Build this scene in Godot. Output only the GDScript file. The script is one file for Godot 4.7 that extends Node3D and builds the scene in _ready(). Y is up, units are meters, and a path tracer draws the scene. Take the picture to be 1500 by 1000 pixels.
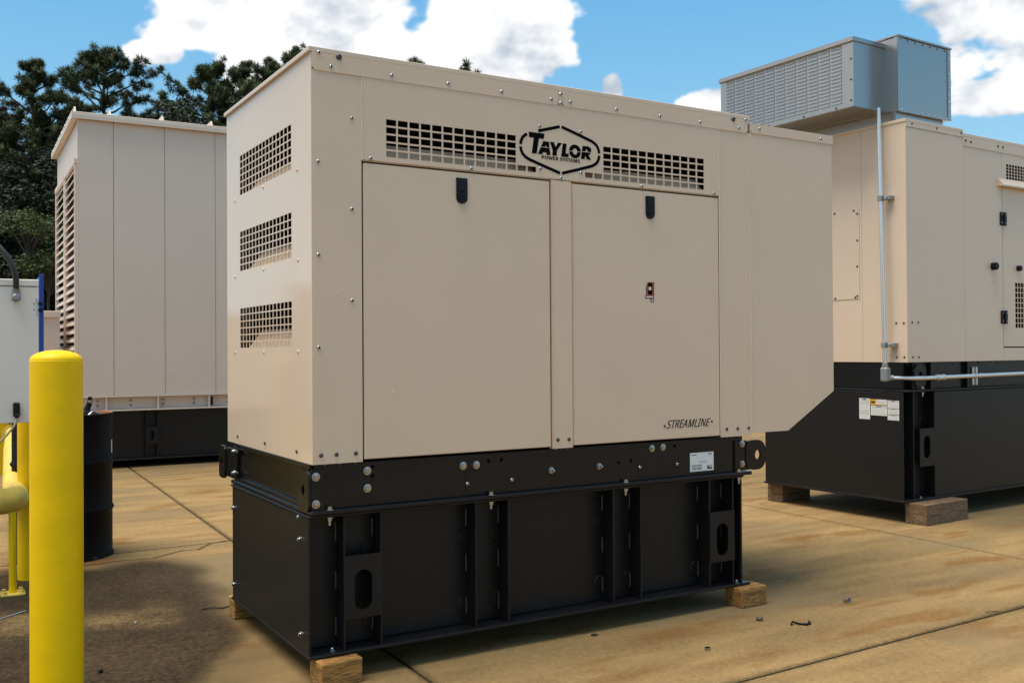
extends Node3D
# A yard with diesel generator sets on a concrete apron, pines behind.

const ALONG := Basis(Vector3(0, 0, 1), Vector3(0, 1, 0), Vector3(-1, 0, 0))   # a face that looks towards -x: u runs along +z
const FRONT := Basis.IDENTITY
const UPWARD := Basis(Vector3(1, 0, 0), Vector3(0, 0, -1), Vector3(0, 1, 0))  # w looks up

var M := {}
var counts := {}
var acc := {}
var rng := RandomNumberGenerator.new()
var SCREW: Mesh
var BOLT: Mesh
var STUD: Mesh
var HANG: Mesh


class MB:
	var v := PackedVector3Array()
	var n := PackedVector3Array()
	var uv := PackedVector2Array()
	var uv2 := PackedVector2Array()
	var i := PackedInt32Array()
	var T := Transform3D.IDENTITY

	func frame(b: Basis, o := Vector3.ZERO) -> MB:
		T = Transform3D(b, o)
		return self

	func pt(p: Vector3, nn: Vector3, t := Vector2.ZERO) -> int:
		v.append(T * p)
		n.append((T.basis * nn).normalized())
		uv.append(t)
		uv2.append(t)
		return v.size() - 1

	func face(a: int, b: int, c: int) -> void:
		var g := (v[b] - v[a]).cross(v[c] - v[a])
		if g.dot(n[a] + n[b] + n[c]) > 0:
			i.append_array(PackedInt32Array([a, c, b]))
		else:
			i.append_array(PackedInt32Array([a, b, c]))

	func tri(a: Vector3, b: Vector3, c: Vector3, nn: Vector3) -> void:
		face(pt(a, nn), pt(b, nn), pt(c, nn))

	func quad(a: Vector3, b: Vector3, c: Vector3, d: Vector3, nn: Vector3) -> void:
		var k := [pt(a, nn, Vector2(0, 1)), pt(b, nn, Vector2(1, 1)), pt(c, nn, Vector2(1, 0)), pt(d, nn, Vector2(0, 0))]
		face(k[0], k[1], k[2])
		face(k[0], k[2], k[3])

	func box(a: Vector3, b: Vector3, bev := 0.0) -> MB:
		var lo := Vector3(minf(a.x, b.x), minf(a.y, b.y), minf(a.z, b.z))
		var hi := Vector3(maxf(a.x, b.x), maxf(a.y, b.y), maxf(a.z, b.z))
		var s := (hi - lo) * 0.5
		bev = minf(bev, minf(s.x, minf(s.y, s.z)) * 0.9)
		return solid((lo + hi) * 0.5, s, Basis.IDENTITY, bev)

	func solid(c: Vector3, s: Vector3, r: Basis, bev := 0.0) -> MB:
		for ax in 3:
			var b1 := (ax + 1) % 3
			var b2 := (ax + 2) % 3
			for sg in [-1.0, 1.0]:
				var nn := Vector3.ZERO
				nn[ax] = sg
				var q := []
				for k in [[-1, -1], [1, -1], [1, 1], [-1, 1]]:
					var p := Vector3.ZERO
					p[ax] = sg * s[ax]
					p[b1] = k[0] * (s[b1] - bev)
					p[b2] = k[1] * (s[b2] - bev)
					q.append(c + r * p)
				quad(q[0], q[1], q[2], q[3], r * nn)
			if bev > 0.0:
				for s1 in [-1.0, 1.0]:
					for s2 in [-1.0, 1.0]:
						var q := []
						for k in [[0, -1], [0, 1], [1, 1], [1, -1]]:
							var p := Vector3.ZERO
							p[ax] = k[1] * (s[ax] - bev)
							p[b1] = s1 * (s[b1] - (bev if k[0] else 0.0))
							p[b2] = s2 * (s[b2] - (0.0 if k[0] else bev))
							q.append(c + r * p)
						var nn := Vector3.ZERO
						nn[b1] = s1
						nn[b2] = s2
						quad(q[0], q[1], q[2], q[3], r * nn.normalized())
		if bev > 0.0:
			for sx in [-1.0, 1.0]:
				for sy in [-1.0, 1.0]:
					for sz in [-1.0, 1.0]:
						var g := Vector3(sx, sy, sz)
						tri(c + r * (g * (s - Vector3(0, bev, bev))), c + r * (g * (s - Vector3(bev, 0, bev))), c + r * (g * (s - Vector3(bev, bev, 0))), r * g.normalized())
		return self

	# profile of (radius, height) turned about the axis w (local z) of the frame
	func lathe(prof: Array, seg := 16, o := Vector3.ZERO, smooth := false) -> MB:
		for k in prof.size() - 1:
			var a: Vector2 = prof[k]
			var b: Vector2 = prof[k + 1]
			var d := (b - a).normalized()
			var na := Vector2(d.y, -d.x)
			var nb := na
			if smooth:
				if k > 0:
					var e: Vector2 = (a - prof[k - 1]).normalized()
					na = (na + Vector2(e.y, -e.x)).normalized()
				if k < prof.size() - 2:
					var e: Vector2 = (prof[k + 2] - b).normalized()
					nb = (nb + Vector2(e.y, -e.x)).normalized()
			var base := v.size()
			for j in seg + 1:
				var t := TAU * j / seg
				var cs := Vector3(cos(t), sin(t), 0)
				pt(o + cs * a.x + Vector3(0, 0, a.y), cs * na.x + Vector3(0, 0, na.y), Vector2(float(j) / seg, float(k) / prof.size()))
				pt(o + cs * b.x + Vector3(0, 0, b.y), cs * nb.x + Vector3(0, 0, nb.y), Vector2(float(j) / seg, (k + 1.0) / prof.size()))
			for j in seg:
				var p := base + j * 2
				if a.x > 1e-6:
					face(p, p + 2, p + 1)
				if b.x > 1e-6:
					face(p + 1, p + 2, p + 3)
		return self

	func tube(pts: Array, rad: Array, seg := 10, caps := true) -> MB:
		var side := Vector3.UP
		var rings := []
		for k in pts.size():
			var d: Vector3 = (pts[mini(k + 1, pts.size() - 1)] - pts[maxi(k - 1, 0)]).normalized()
			if absf(d.dot(side)) > 0.95 and k == 0:
				side = Vector3.RIGHT
			side = (side - d * d.dot(side)).normalized()
			var other := d.cross(side)
			var r: float = rad[mini(k, rad.size() - 1)]
			var ring := []
			for j in seg + 1:
				var t := TAU * j / seg
				var nn := side * cos(t) + other * sin(t)
				ring.append(pt(pts[k] + nn * r, nn, Vector2(float(j) / seg, k)))
			rings.append(ring)
		for k in pts.size() - 1:
			for j in seg:
				face(rings[k][j], rings[k][j + 1], rings[k + 1][j])
				face(rings[k + 1][j], rings[k][j + 1], rings[k + 1][j + 1])
		if caps:
			for e in [0, pts.size() - 1]:
				var d: Vector3 = (pts[0] - pts[1]).normalized() if e == 0 else (pts[e] - pts[e - 1]).normalized()
				var r: float = rad[mini(e, rad.size() - 1)]
				if r > 0.001:
					var c0 := pt(pts[e], d)
					var inv := T.affine_inverse()
					var ks := []
					for j in seg + 1:
						ks.append(pt(inv * v[rings[e][j]], d))
					for j in seg:
						face(c0, ks[j], ks[j + 1])
		return self

	# a flat outline in the plane (u, v) of the frame, from w0 (back) to w1 (front)
	func prism(poly: PackedVector2Array, w0: float, w1: float) -> MB:
		var t := Geometry2D.triangulate_polygon(poly)
		for s in [[w1, 1.0], [w0, -1.0]]:
			var base := v.size()
			for p in poly:
				pt(Vector3(p.x, p.y, s[0]), Vector3(0, 0, s[1]))
			for k in range(0, t.size(), 3):
				face(base + t[k], base + t[k + 1], base + t[k + 2])
		var turn := 1.0 if Geometry2D.is_polygon_clockwise(poly) else -1.0
		for k in poly.size():
			var a := poly[k]
			var b := poly[(k + 1) % poly.size()]
			var d := (b - a).normalized()
			quad(Vector3(a.x, a.y, w0), Vector3(b.x, b.y, w0), Vector3(b.x, b.y, w1), Vector3(a.x, a.y, w1), Vector3(-d.y, d.x, 0) * turn)
		return self

	# a sheet with rectangular openings
	func sheet(r: Rect2, holes: Array, w0: float, w1: float) -> MB:
		var xs := {r.position.x: 1, r.end.x: 1}
		var ys := {r.position.y: 1, r.end.y: 1}
		for h in holes:
			xs[h.position.x] = 1
			xs[h.end.x] = 1
			ys[h.position.y] = 1
			ys[h.end.y] = 1
		var X := xs.keys()
		var Y := ys.keys()
		X.sort()
		Y.sort()
		for j in Y.size() - 1:
			var my: float = (Y[j] + Y[j + 1]) * 0.5
			var row := holes.filter(func(h): return h.position.y < my and h.end.y > my)
			var start := 0
			for k in X.size():
				var open := true
				if k < X.size() - 1:
					var mx: float = (X[k] + X[k + 1]) * 0.5
					open = row.any(func(h): return h.position.x < mx and h.end.x > mx)
				if open:
					if k > start:
						quad(Vector3(X[start], Y[j], w1), Vector3(X[k], Y[j], w1), Vector3(X[k], Y[j + 1], w1), Vector3(X[start], Y[j + 1], w1), Vector3(0, 0, 1))
						quad(Vector3(X[start], Y[j], w0), Vector3(X[k], Y[j], w0), Vector3(X[k], Y[j + 1], w0), Vector3(X[start], Y[j + 1], w0), Vector3(0, 0, -1))
					start = k + 1
		rim(r, w0, w1, 1.0)
		for h in holes:
			rim(h, w0, w1, -1.0)
		return self

	func rim(r: Rect2, w0: float, w1: float, s: float) -> void:
		var a := r.position
		var b := r.end
		quad(Vector3(a.x, a.y, w0), Vector3(b.x, a.y, w0), Vector3(b.x, a.y, w1), Vector3(a.x, a.y, w1), Vector3(0, -s, 0))
		quad(Vector3(a.x, b.y, w0), Vector3(b.x, b.y, w0), Vector3(b.x, b.y, w1), Vector3(a.x, b.y, w1), Vector3(0, s, 0))
		quad(Vector3(a.x, a.y, w0), Vector3(a.x, b.y, w0), Vector3(a.x, b.y, w1), Vector3(a.x, a.y, w1), Vector3(-s, 0, 0))
		quad(Vector3(b.x, a.y, w0), Vector3(b.x, b.y, w0), Vector3(b.x, b.y, w1), Vector3(b.x, a.y, w1), Vector3(s, 0, 0))

	# a plate (its outline a list of points) with one smooth opening; both convex about the opening's centre
	func ring(outer: PackedVector2Array, inner: PackedVector2Array, c: Vector2, w0: float, w1: float) -> MB:
		var angles := []
		for p in outer:
			angles.append((p - c).angle())
		for p in inner:
			angles.append((p - c).angle())
		angles.sort()
		var far := []
		var near := []
		for a in angles:
			var e := c + Vector2.from_angle(a) * 50.0
			for l in [[outer, far], [inner, near]]:
				var best := c
				for k in l[0].size():
					var hit = Geometry2D.segment_intersects_segment(c, e, l[0][k], l[0][(k + 1) % l[0].size()])
					if hit != null and (best == c or hit.distance_to(c) > best.distance_to(c)):
						best = hit
				if best == c:
					for p in l[0]:
						if absf(wrapf((p - c).angle() - a, -PI, PI)) < 1e-4:
							best = p
				l[1].append(best)
		for k in angles.size():
			var m := (k + 1) % angles.size()
			if absf(angles[m] - angles[k]) < 1e-6:
				continue
			var o0: Vector2 = far[k]
			var o1: Vector2 = far[m]
			var i0: Vector2 = near[k]
			var i1: Vector2 = near[m]
			for s in [[w1, 1.0], [w0, -1.0]]:
				quad(Vector3(o0.x, o0.y, s[0]), Vector3(o1.x, o1.y, s[0]), Vector3(i1.x, i1.y, s[0]), Vector3(i0.x, i0.y, s[0]), Vector3(0, 0, s[1]))
			var d := (o1 - o0).normalized()
			quad(Vector3(o0.x, o0.y, w0), Vector3(o1.x, o1.y, w0), Vector3(o1.x, o1.y, w1), Vector3(o0.x, o0.y, w1), Vector3(d.y, -d.x, 0))
			d = (i1 - i0).normalized()
			quad(Vector3(i0.x, i0.y, w0), Vector3(i1.x, i1.y, w0), Vector3(i1.x, i1.y, w1), Vector3(i0.x, i0.y, w1), Vector3(-d.y, d.x, 0))
		return self

	func ribbon(pts: Array, width: float, w0: float, w1: float) -> MB:
		var l := PackedVector2Array()
		var r := PackedVector2Array()
		for k in pts.size():
			var a: Vector2 = pts[maxi(k - 1, 0)]
			var b: Vector2 = pts[mini(k + 1, pts.size() - 1)]
			var d := (b - a).normalized().orthogonal() * width * 0.5
			l.append(pts[k] + d)
			r.append(pts[k] - d)
		r.reverse()
		l.append_array(r)
		return prism(l, w0, w1)

	# a sloping louver blade between u0 and u1, its outer edge low
	func prism_slat(u0: float, u1: float, y: float) -> void:
		var sec := [Vector2(-0.009, y + 0.052), Vector2(0.024, y), Vector2(0.024, y - 0.014), Vector2(0.019, y - 0.014), Vector2(0.019, y - 0.003), Vector2(-0.009, y + 0.046)]
		var c := Vector2(0.012, y + 0.016)
		for k in sec.size():
			var a: Vector2 = sec[k]
			var b: Vector2 = sec[(k + 1) % sec.size()]
			var d := (b - a).normalized()
			var nn := Vector2(d.y, -d.x)
			nn = Vector2(-nn.x, -nn.y)
			quad(Vector3(u0, a.y, a.x), Vector3(u1, a.y, a.x), Vector3(u1, b.y, b.x), Vector3(u0, b.y, b.x), Vector3(0, nn.y, nn.x))

	func done() -> ArrayMesh:
		var a := []
		a.resize(Mesh.ARRAY_MAX)
		a[Mesh.ARRAY_VERTEX] = v
		a[Mesh.ARRAY_NORMAL] = n
		a[Mesh.ARRAY_TEX_UV] = uv
		a[Mesh.ARRAY_TEX_UV2] = uv2
		a[Mesh.ARRAY_INDEX] = i
		var m := ArrayMesh.new()
		m.add_surface_from_arrays(Mesh.PRIMITIVE_TRIANGLES, a)
		return m


# ---------------------------------------------------------------- naming and tagging

func numbered(parent: Node, called: String) -> String:
	var key := str(parent.get_instance_id()) + "/" + called
	var k: int = counts.get(key, 0)
	counts[key] = k + 1
	return called if k == 0 else "%s_%03d" % [called, k]


func tag(o: Node, label := "", category := "", group := "", kind := "") -> Node:
	for t in [["label", label], ["category", category], ["group", group], ["kind", kind]]:
		if t[1]:
			o.set_meta(t[0], t[1])
	return o


func thing(called: String, at: Vector3, turn: float, label: String, category: String, group := "") -> Node3D:
	var o := Node3D.new()
	o.name = numbered(self, called)
	add_child(o)
	o.position = at
	o.rotation.y = turn
	acc[o] = Transform3D.IDENTITY
	tag(o, label, category, group)
	return o


# a mesh given in the coordinates of its thing, xf places it there
func part(called: String, m: Mesh, mat: Material, parent: Node, xf := Transform3D.IDENTITY) -> MeshInstance3D:
	var o := MeshInstance3D.new()
	o.name = numbered(parent, called)
	o.mesh = m
	o.material_override = mat
	parent.add_child(o)
	var up: Transform3D = acc.get(parent, Transform3D.IDENTITY)
	o.transform = up.affine_inverse() * xf
	acc[o] = xf
	return o


func at(p: Vector3, b := Basis.IDENTITY) -> Transform3D:
	return Transform3D(b, p)


func V(x: float, y: float, z: float) -> Vector3:
	return Vector3(x, y, z)


func bx(a: Vector3, b: Vector3, bev := 0.0015) -> Mesh:
	return MB.new().box(a, b, bev).done()


func screws(pts: Array, parent: Node, basis: Basis, w := 0.0, mat: Material = null, called := "screw", mesh: Mesh = null, size := 1.0) -> void:
	for p in pts:
		part(called, mesh if mesh else SCREW, mat if mat else (null if mesh == null else M.screw), parent, Transform3D(basis.scaled(Vector3.ONE * size), basis * Vector3(p[0], p[1], w)))


func round_rect(a: Vector2, b: Vector2, r: float, steps := 5) -> PackedVector2Array:
	var out := PackedVector2Array()
	for k in 4:
		var c := Vector2(b.x - r if k in [0, 3] else a.x + r, b.y - r if k < 2 else a.y + r)
		for s in steps + 1:
			out.append(c + Vector2.from_angle(PI / 2 * (k + float(s) / steps)) * r)
	return out


func rect(a: Vector2, b: Vector2) -> PackedVector2Array:
	return PackedVector2Array([a, Vector2(b.x, a.y), b, Vector2(a.x, b.y)])


func grid(u0: float, v0: float, pu: float, pv: float, w: float, h: float, cols: int, rows: int) -> Array:
	var out := []
	for r in rows:
		for c in cols:
			out.append(Rect2(u0 + c * pu, v0 + r * pv, w, h))
	return out


# lettering as a solid, fitted into a box of the plane (u, v)
func lettering(text: String, bold: bool, u0: float, u1: float, v0: float, v1: float, w0: float, w1: float, slant: float, basis: Basis) -> Mesh:
	var f := SystemFont.new()
	f.font_names = PackedStringArray(["Droid Sans"])
	f.font_weight = 700 if bold else 400
	var t := TextMesh.new()
	t.text = text
	t.font = f
	t.font_size = 48
	t.pixel_size = 0.01
	t.depth = 0.1
	t.curve_step = 1.5
	var a := t.get_mesh_arrays()
	var vs: PackedVector3Array = a[Mesh.ARRAY_VERTEX]
	var lo := vs[0]
	var hi := vs[0]
	for p in vs:
		lo = lo.min(p)
		hi = hi.max(p)
	var lean := slant * (v1 - v0)
	for k in vs.size():
		var q := (vs[k] - lo) / (hi - lo)
		vs[k] = basis * Vector3(u0 + q.x * (u1 - u0 - lean) + q.y * lean, v0 + q.y * (v1 - v0), w0 + q.z * (w1 - w0))
	a[Mesh.ARRAY_VERTEX] = vs
	var ns: PackedVector3Array = a[Mesh.ARRAY_NORMAL]
	for k in ns.size():
		ns[k] = basis * ns[k]
	a[Mesh.ARRAY_NORMAL] = ns
	a[Mesh.ARRAY_TANGENT] = null
	var m := ArrayMesh.new()
	m.add_surface_from_arrays(Mesh.PRIMITIVE_TRIANGLES, a)
	return m


# ---------------------------------------------------------------- materials

func noise(freq: float, octaves := 4, sd := 1, type := FastNoiseLite.TYPE_SIMPLEX_SMOOTH) -> FastNoiseLite:
	var f := FastNoiseLite.new()
	f.noise_type = type
	f.frequency = freq
	f.fractal_octaves = octaves
	f.seed = sd
	return f


func noise_tex(f: FastNoiseLite, size: int, lo: Color, hi: Color, normal := false, bump := 2.0) -> NoiseTexture2D:
	var t := NoiseTexture2D.new()
	t.width = size
	t.height = size
	t.seamless = true
	t.noise = f
	if normal:
		t.as_normal_map = true
		t.bump_strength = bump
	else:
		var g := Gradient.new()
		g.set_color(0, lo)
		g.set_color(1, hi)
		t.color_ramp = g
	return t


func mat(called: String, r: float, g: float, b: float, rough: float, metal := 0.0) -> StandardMaterial3D:
	var m := StandardMaterial3D.new()
	m.resource_name = called
	m.albedo_color = Color(r, g, b).linear_to_srgb()
	m.roughness = rough
	m.metallic = metal
	M[called] = m
	return m


func textured(m: StandardMaterial3D, tex: Texture2D, scale: float) -> StandardMaterial3D:
	m.albedo_texture = tex
	m.uv1_triplanar = true
	m.uv1_world_triplanar = true
	m.uv1_scale = Vector3.ONE * scale
	return m


func materials() -> void:
	var soft := noise_tex(noise(0.004, 3, 3), 512, Color(0.985, 0.985, 0.985), Color(1, 1, 1))
	var wavy := noise_tex(noise(0.004, 1, 8), 512, Color.BLACK, Color.WHITE, true, 3.0)
	var scuff := noise_tex(noise(0.02, 5, 5), 512, Color(0.86, 0.85, 0.84), Color(1, 1, 1))
	for p in [["beige", 0.705, 0.55, 0.405, 0.13], ["beige_matt", 0.705, 0.535, 0.378, 0.34], ["beige_second", 0.69, 0.54, 0.405, 0.30], ["beige_third", 0.67, 0.55, 0.45, 0.36]]:
		var m := textured(mat(p[0], p[1], p[2], p[3], p[4]), soft, 0.7)
		m.normal_enabled = true
		m.normal_texture = wavy
		m.normal_scale = 0.045
	textured(mat("black", 0.0105, 0.0103, 0.0112, 0.36), scuff, 1.6)
	textured(mat("black_skid", 0.010, 0.0098, 0.0105, 0.24), scuff, 1.6)
	mat("hole", 0.004, 0.004, 0.004, 0.9)
	mat("dark_inside", 0.006, 0.006, 0.006, 0.95)  # black that paints in the shade inside the enclosures
	mat("dim", 0.05, 0.043, 0.036, 0.9)  # beige slat backs, darkened in colour to look shaded
	mat("dark_fill", 0.004, 0.004, 0.005, 0.9)  # dark print, and black painted for the dark emblem openings
	mat("plastic", 0.006, 0.006, 0.0065, 0.42)
	var spangle := noise_tex(noise(0.05, 2, 12, FastNoiseLite.TYPE_CELLULAR), 512, Color(0.95, 0.952, 0.955), Color(1, 1, 1))
	var gal := textured(mat("galvanized", 0.44, 0.425, 0.405, 0.30, 0.95), spangle, 2.2)
	mat("conduit", 0.74, 0.74, 0.73, 0.30, 0.9)
	mat("cast", 0.30, 0.31, 0.31, 0.5, 0.6)
	var worn := noise_tex(noise(0.015, 5, 21), 512, Color(0.95, 0.94, 0.92), Color(1, 1, 1))
	var y := textured(mat("yellow", 0.86, 0.56, 0.0, 0.45), worn, 1.1)
	y.metallic_specular = 0.32
	y.normal_enabled = true
	y.normal_texture = noise_tex(noise(0.03, 4, 4), 256, Color.BLACK, Color.WHITE, true, 2.0)
	y.normal_scale = 0.05
	textured(mat("yellow_faded", 0.82, 0.61, 0.10, 0.6), noise_tex(noise(0.012, 5, 31), 512, Color(0.76, 0.75, 0.72), Color(1, 1, 1)), 1.4)
	textured(mat("drum", 0.006, 0.0058, 0.006, 0.6), scuff, 2.0)
	textured(mat("rust", 0.26, 0.09, 0.028, 0.85), scuff, 5.0)
	mat("cabinet", 0.80, 0.745, 0.66, 0.32)
	mat("blue", 0.004, 0.045, 0.33, 0.35)
	mat("rubber", 0.03, 0.03, 0.032, 0.55)
	mat("rope", 0.45, 0.38, 0.20, 0.9)
	mat("paper", 0.72, 0.72, 0.70, 0.5)
	mat("maroon", 0.16, 0.006, 0.008, 0.4)
	mat("orange", 0.45, 0.10, 0.006, 0.4)
	mat("scuffed", 0.74, 0.62, 0.42, 0.7)
	mat("stone", 0.15, 0.11, 0.07, 0.9)
	mat("chalk", 0.38, 0.36, 0.33, 0.9)
	mat("bark", 0.055, 0.040, 0.030, 0.95)
	for p in [["timber", 0.40, 0.21, 0.055], ["timber_old", 0.22, 0.14, 0.080]]:
		var w := mat(p[0], p[1], p[2], p[3], 0.8)
		var im := noise(0.014, 4, 17).get_seamless_image(48, 512)
		im.resize(512, 512, Image.INTERPOLATE_CUBIC)
		var g := Image.create_empty(512, 512, false, Image.FORMAT_RGB8)
		for yy in 512:
			for xx in 512:
				var t := im.get_pixel(xx, yy).r
				var line := 0.62 + 0.38 * smoothstep(0.0, 0.45, absf(fposmod(t * 6.0, 1.0) - 0.5)) * (0.75 + 0.5 * t)
				g.set_pixel(xx, yy, Color(line, line * 0.97, line * 0.92))
		textured(w, ImageTexture.create_from_image(g), 2.6)
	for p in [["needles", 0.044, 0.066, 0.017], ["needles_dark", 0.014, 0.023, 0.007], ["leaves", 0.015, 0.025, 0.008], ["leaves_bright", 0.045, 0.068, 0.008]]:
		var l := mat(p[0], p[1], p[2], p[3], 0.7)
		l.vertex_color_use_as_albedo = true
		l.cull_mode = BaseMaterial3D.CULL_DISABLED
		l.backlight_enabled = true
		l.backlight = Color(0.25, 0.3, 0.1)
	for k in [["dark_fill", 0.15], ["hole", 0.05], ["dark_inside", 0.05], ["plastic", 0.35], ["drum", 0.2], ["black", 0.38], ["black_skid", 0.40]]:
		M[k[0]].metallic_specular = k[1]
	mat("screw", 0.55, 0.56, 0.57, 0.25, 0.95)
	mat("screw_dark", 0.10, 0.095, 0.09, 0.4, 0.7)
	mat("zinc", 0.42, 0.44, 0.46, 0.22, 1.0)
	mat("weld_lit", 0.045, 0.044, 0.045, 0.35)  # tank black painted paler, as if the beads catch light
	# small printed labels
	M["label_print"] = printed("label_print", 160, 128, 0)
	M["label_column"] = printed("label_column", 96, 160, 1)
	M["label_warning"] = printed("label_warning", 160, 64, 2)
	M["label_table"] = printed("label_table", 160, 96, 1)


# a white label: rows of small print, a code of bars, a yellow corner
func printed(called: String, w: int, h: int, style: int) -> StandardMaterial3D:
	var im := Image.create_empty(w, h, false, Image.FORMAT_RGB8)
	im.fill(Color(0.86, 0.86, 0.85))
	var dark_fill := Color(0.16, 0.16, 0.17)
	var r := RandomNumberGenerator.new()
	r.seed = 40 + style + w
	if style == 0:
		for k in 9:
			im.fill_rect(Rect2i(10 + k * 4, 12, 3, 7), dark_fill)
		for k in 5:
			im.fill_rect(Rect2i(124 + k * 5, 8, 4, 6 + k % 2 * 3), dark_fill)
			im.fill_rect(Rect2i(124 + k * 5, 20, 3, 4), Color(0.5, 0.5, 0.5))
		for k in 14:
			im.fill_rect(Rect2i(60 + k * 4, 58, 2, 4), Color(0.5, 0.5, 0.5))
			im.fill_rect(Rect2i(60 + k * 4, 66, 3, 4), Color(0.35, 0.35, 0.35))
		for k in 12:
			im.fill_rect(Rect2i(10 + k * 6, 84, 4, 9), dark_fill)
		var x := 14
		while x < 80:
			var b := r.randi_range(1, 3)
			im.fill_rect(Rect2i(x, 98, b, 20), dark_fill)
			x += b + r.randi_range(1, 3)
		im.fill_rect(Rect2i(116, 94, 34, 24), dark_fill)
		im.fill_rect(Rect2i(128, 98, 20, 8), Color(0.8, 0.8, 0.8))
	else:
		var top := 6
		if style == 2:
			im.fill_rect(Rect2i(0, 0, 60, h), Color(0.86, 0.66, 0.05))
			im.fill_rect(Rect2i(8, 20, 36, 26), dark_fill)
			im.fill_rect(Rect2i(0, 58, w, 6), Color(0.86, 0.66, 0.05))
		var y := top
		while y < h - 6:
			var x := 66 if style == 2 else 8
			while x < w - 10:
				var b := r.randi_range(3, 12)
				im.fill_rect(Rect2i(x, y, mini(b, w - 8 - x), 3), Color(0.45, 0.45, 0.46))
				x += b + 3
			y += 7 if r.randf() < 0.8 else 14
		if style == 1:
			im.fill_rect(Rect2i(w / 3, 4, w / 3, 8), dark_fill)
	var m := mat(called, 1, 1, 1, 0.45)
	m.albedo_texture = ImageTexture.create_from_image(im)
	return m


func hardware() -> void:
	var dome := MB.new().lathe([Vector2(0.0085, 0), Vector2(0.0085, 0.0012), Vector2(0.0078, 0.003), Vector2(0.006, 0.0046), Vector2(0.0040, 0.0052)], 14, Vector3.ZERO, true).done()
	var socket := MB.new().lathe([Vector2(0.0040, 0.0052), Vector2(0.0036, 0.0030), Vector2(0.0, 0.0030)], 10).done()
	SCREW = ArrayMesh.new()
	SCREW.add_surface_from_arrays(Mesh.PRIMITIVE_TRIANGLES, dome.surface_get_arrays(0))
	SCREW.add_surface_from_arrays(Mesh.PRIMITIVE_TRIANGLES, socket.surface_get_arrays(0))
	SCREW.surface_set_material(0, M.screw)
	SCREW.surface_set_material(1, M.hole)
	# hex head on a washer
	var b := MB.new().lathe([Vector2(0.019, 0), Vector2(0.019, 0.003), Vector2(0.012, 0.0035)], 20)
	b.lathe([Vector2(0.0125, 0.003), Vector2(0.0125, 0.012), Vector2(0.0108, 0.0135), Vector2(0.0, 0.0135)], 6)
	b.lathe([Vector2(0.0045, 0.0135), Vector2(0.0045, 0.0140), Vector2(0.0, 0.0140)], 10)
	for q in b.v.size():
		b.v[q] *= 0.86
	BOLT = b.done()
	# stud with a nut
	var s := MB.new().lathe([Vector2(0.012, 0), Vector2(0.012, 0.003), Vector2(0.0085, 0.0031)], 14)
	s.lathe([Vector2(0.0088, 0.003), Vector2(0.0088, 0.010), Vector2(0.0045, 0.011), Vector2(0.0045, 0.022), Vector2(0, 0.023)], 6)
	STUD = s.done()
	# bolt through a flange, head above and nut below (w is up)
	var h := MB.new().lathe([Vector2(0.0, -0.046), Vector2(0.006, -0.045), Vector2(0.006, -0.028)], 10)
	h.lathe([Vector2(0.0, -0.028), Vector2(0.0105, -0.028), Vector2(0.0105, -0.018), Vector2(0.015, -0.0175), Vector2(0.015, -0.014)], 6)
	h.lathe([Vector2(0.017, 0.013), Vector2(0.017, 0.0165), Vector2(0.011, 0.017), Vector2(0.011, 0.027), Vector2(0.0, 0.028)], 6)
	HANG = h.done()


# ---------------------------------------------------------------- sky

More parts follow.
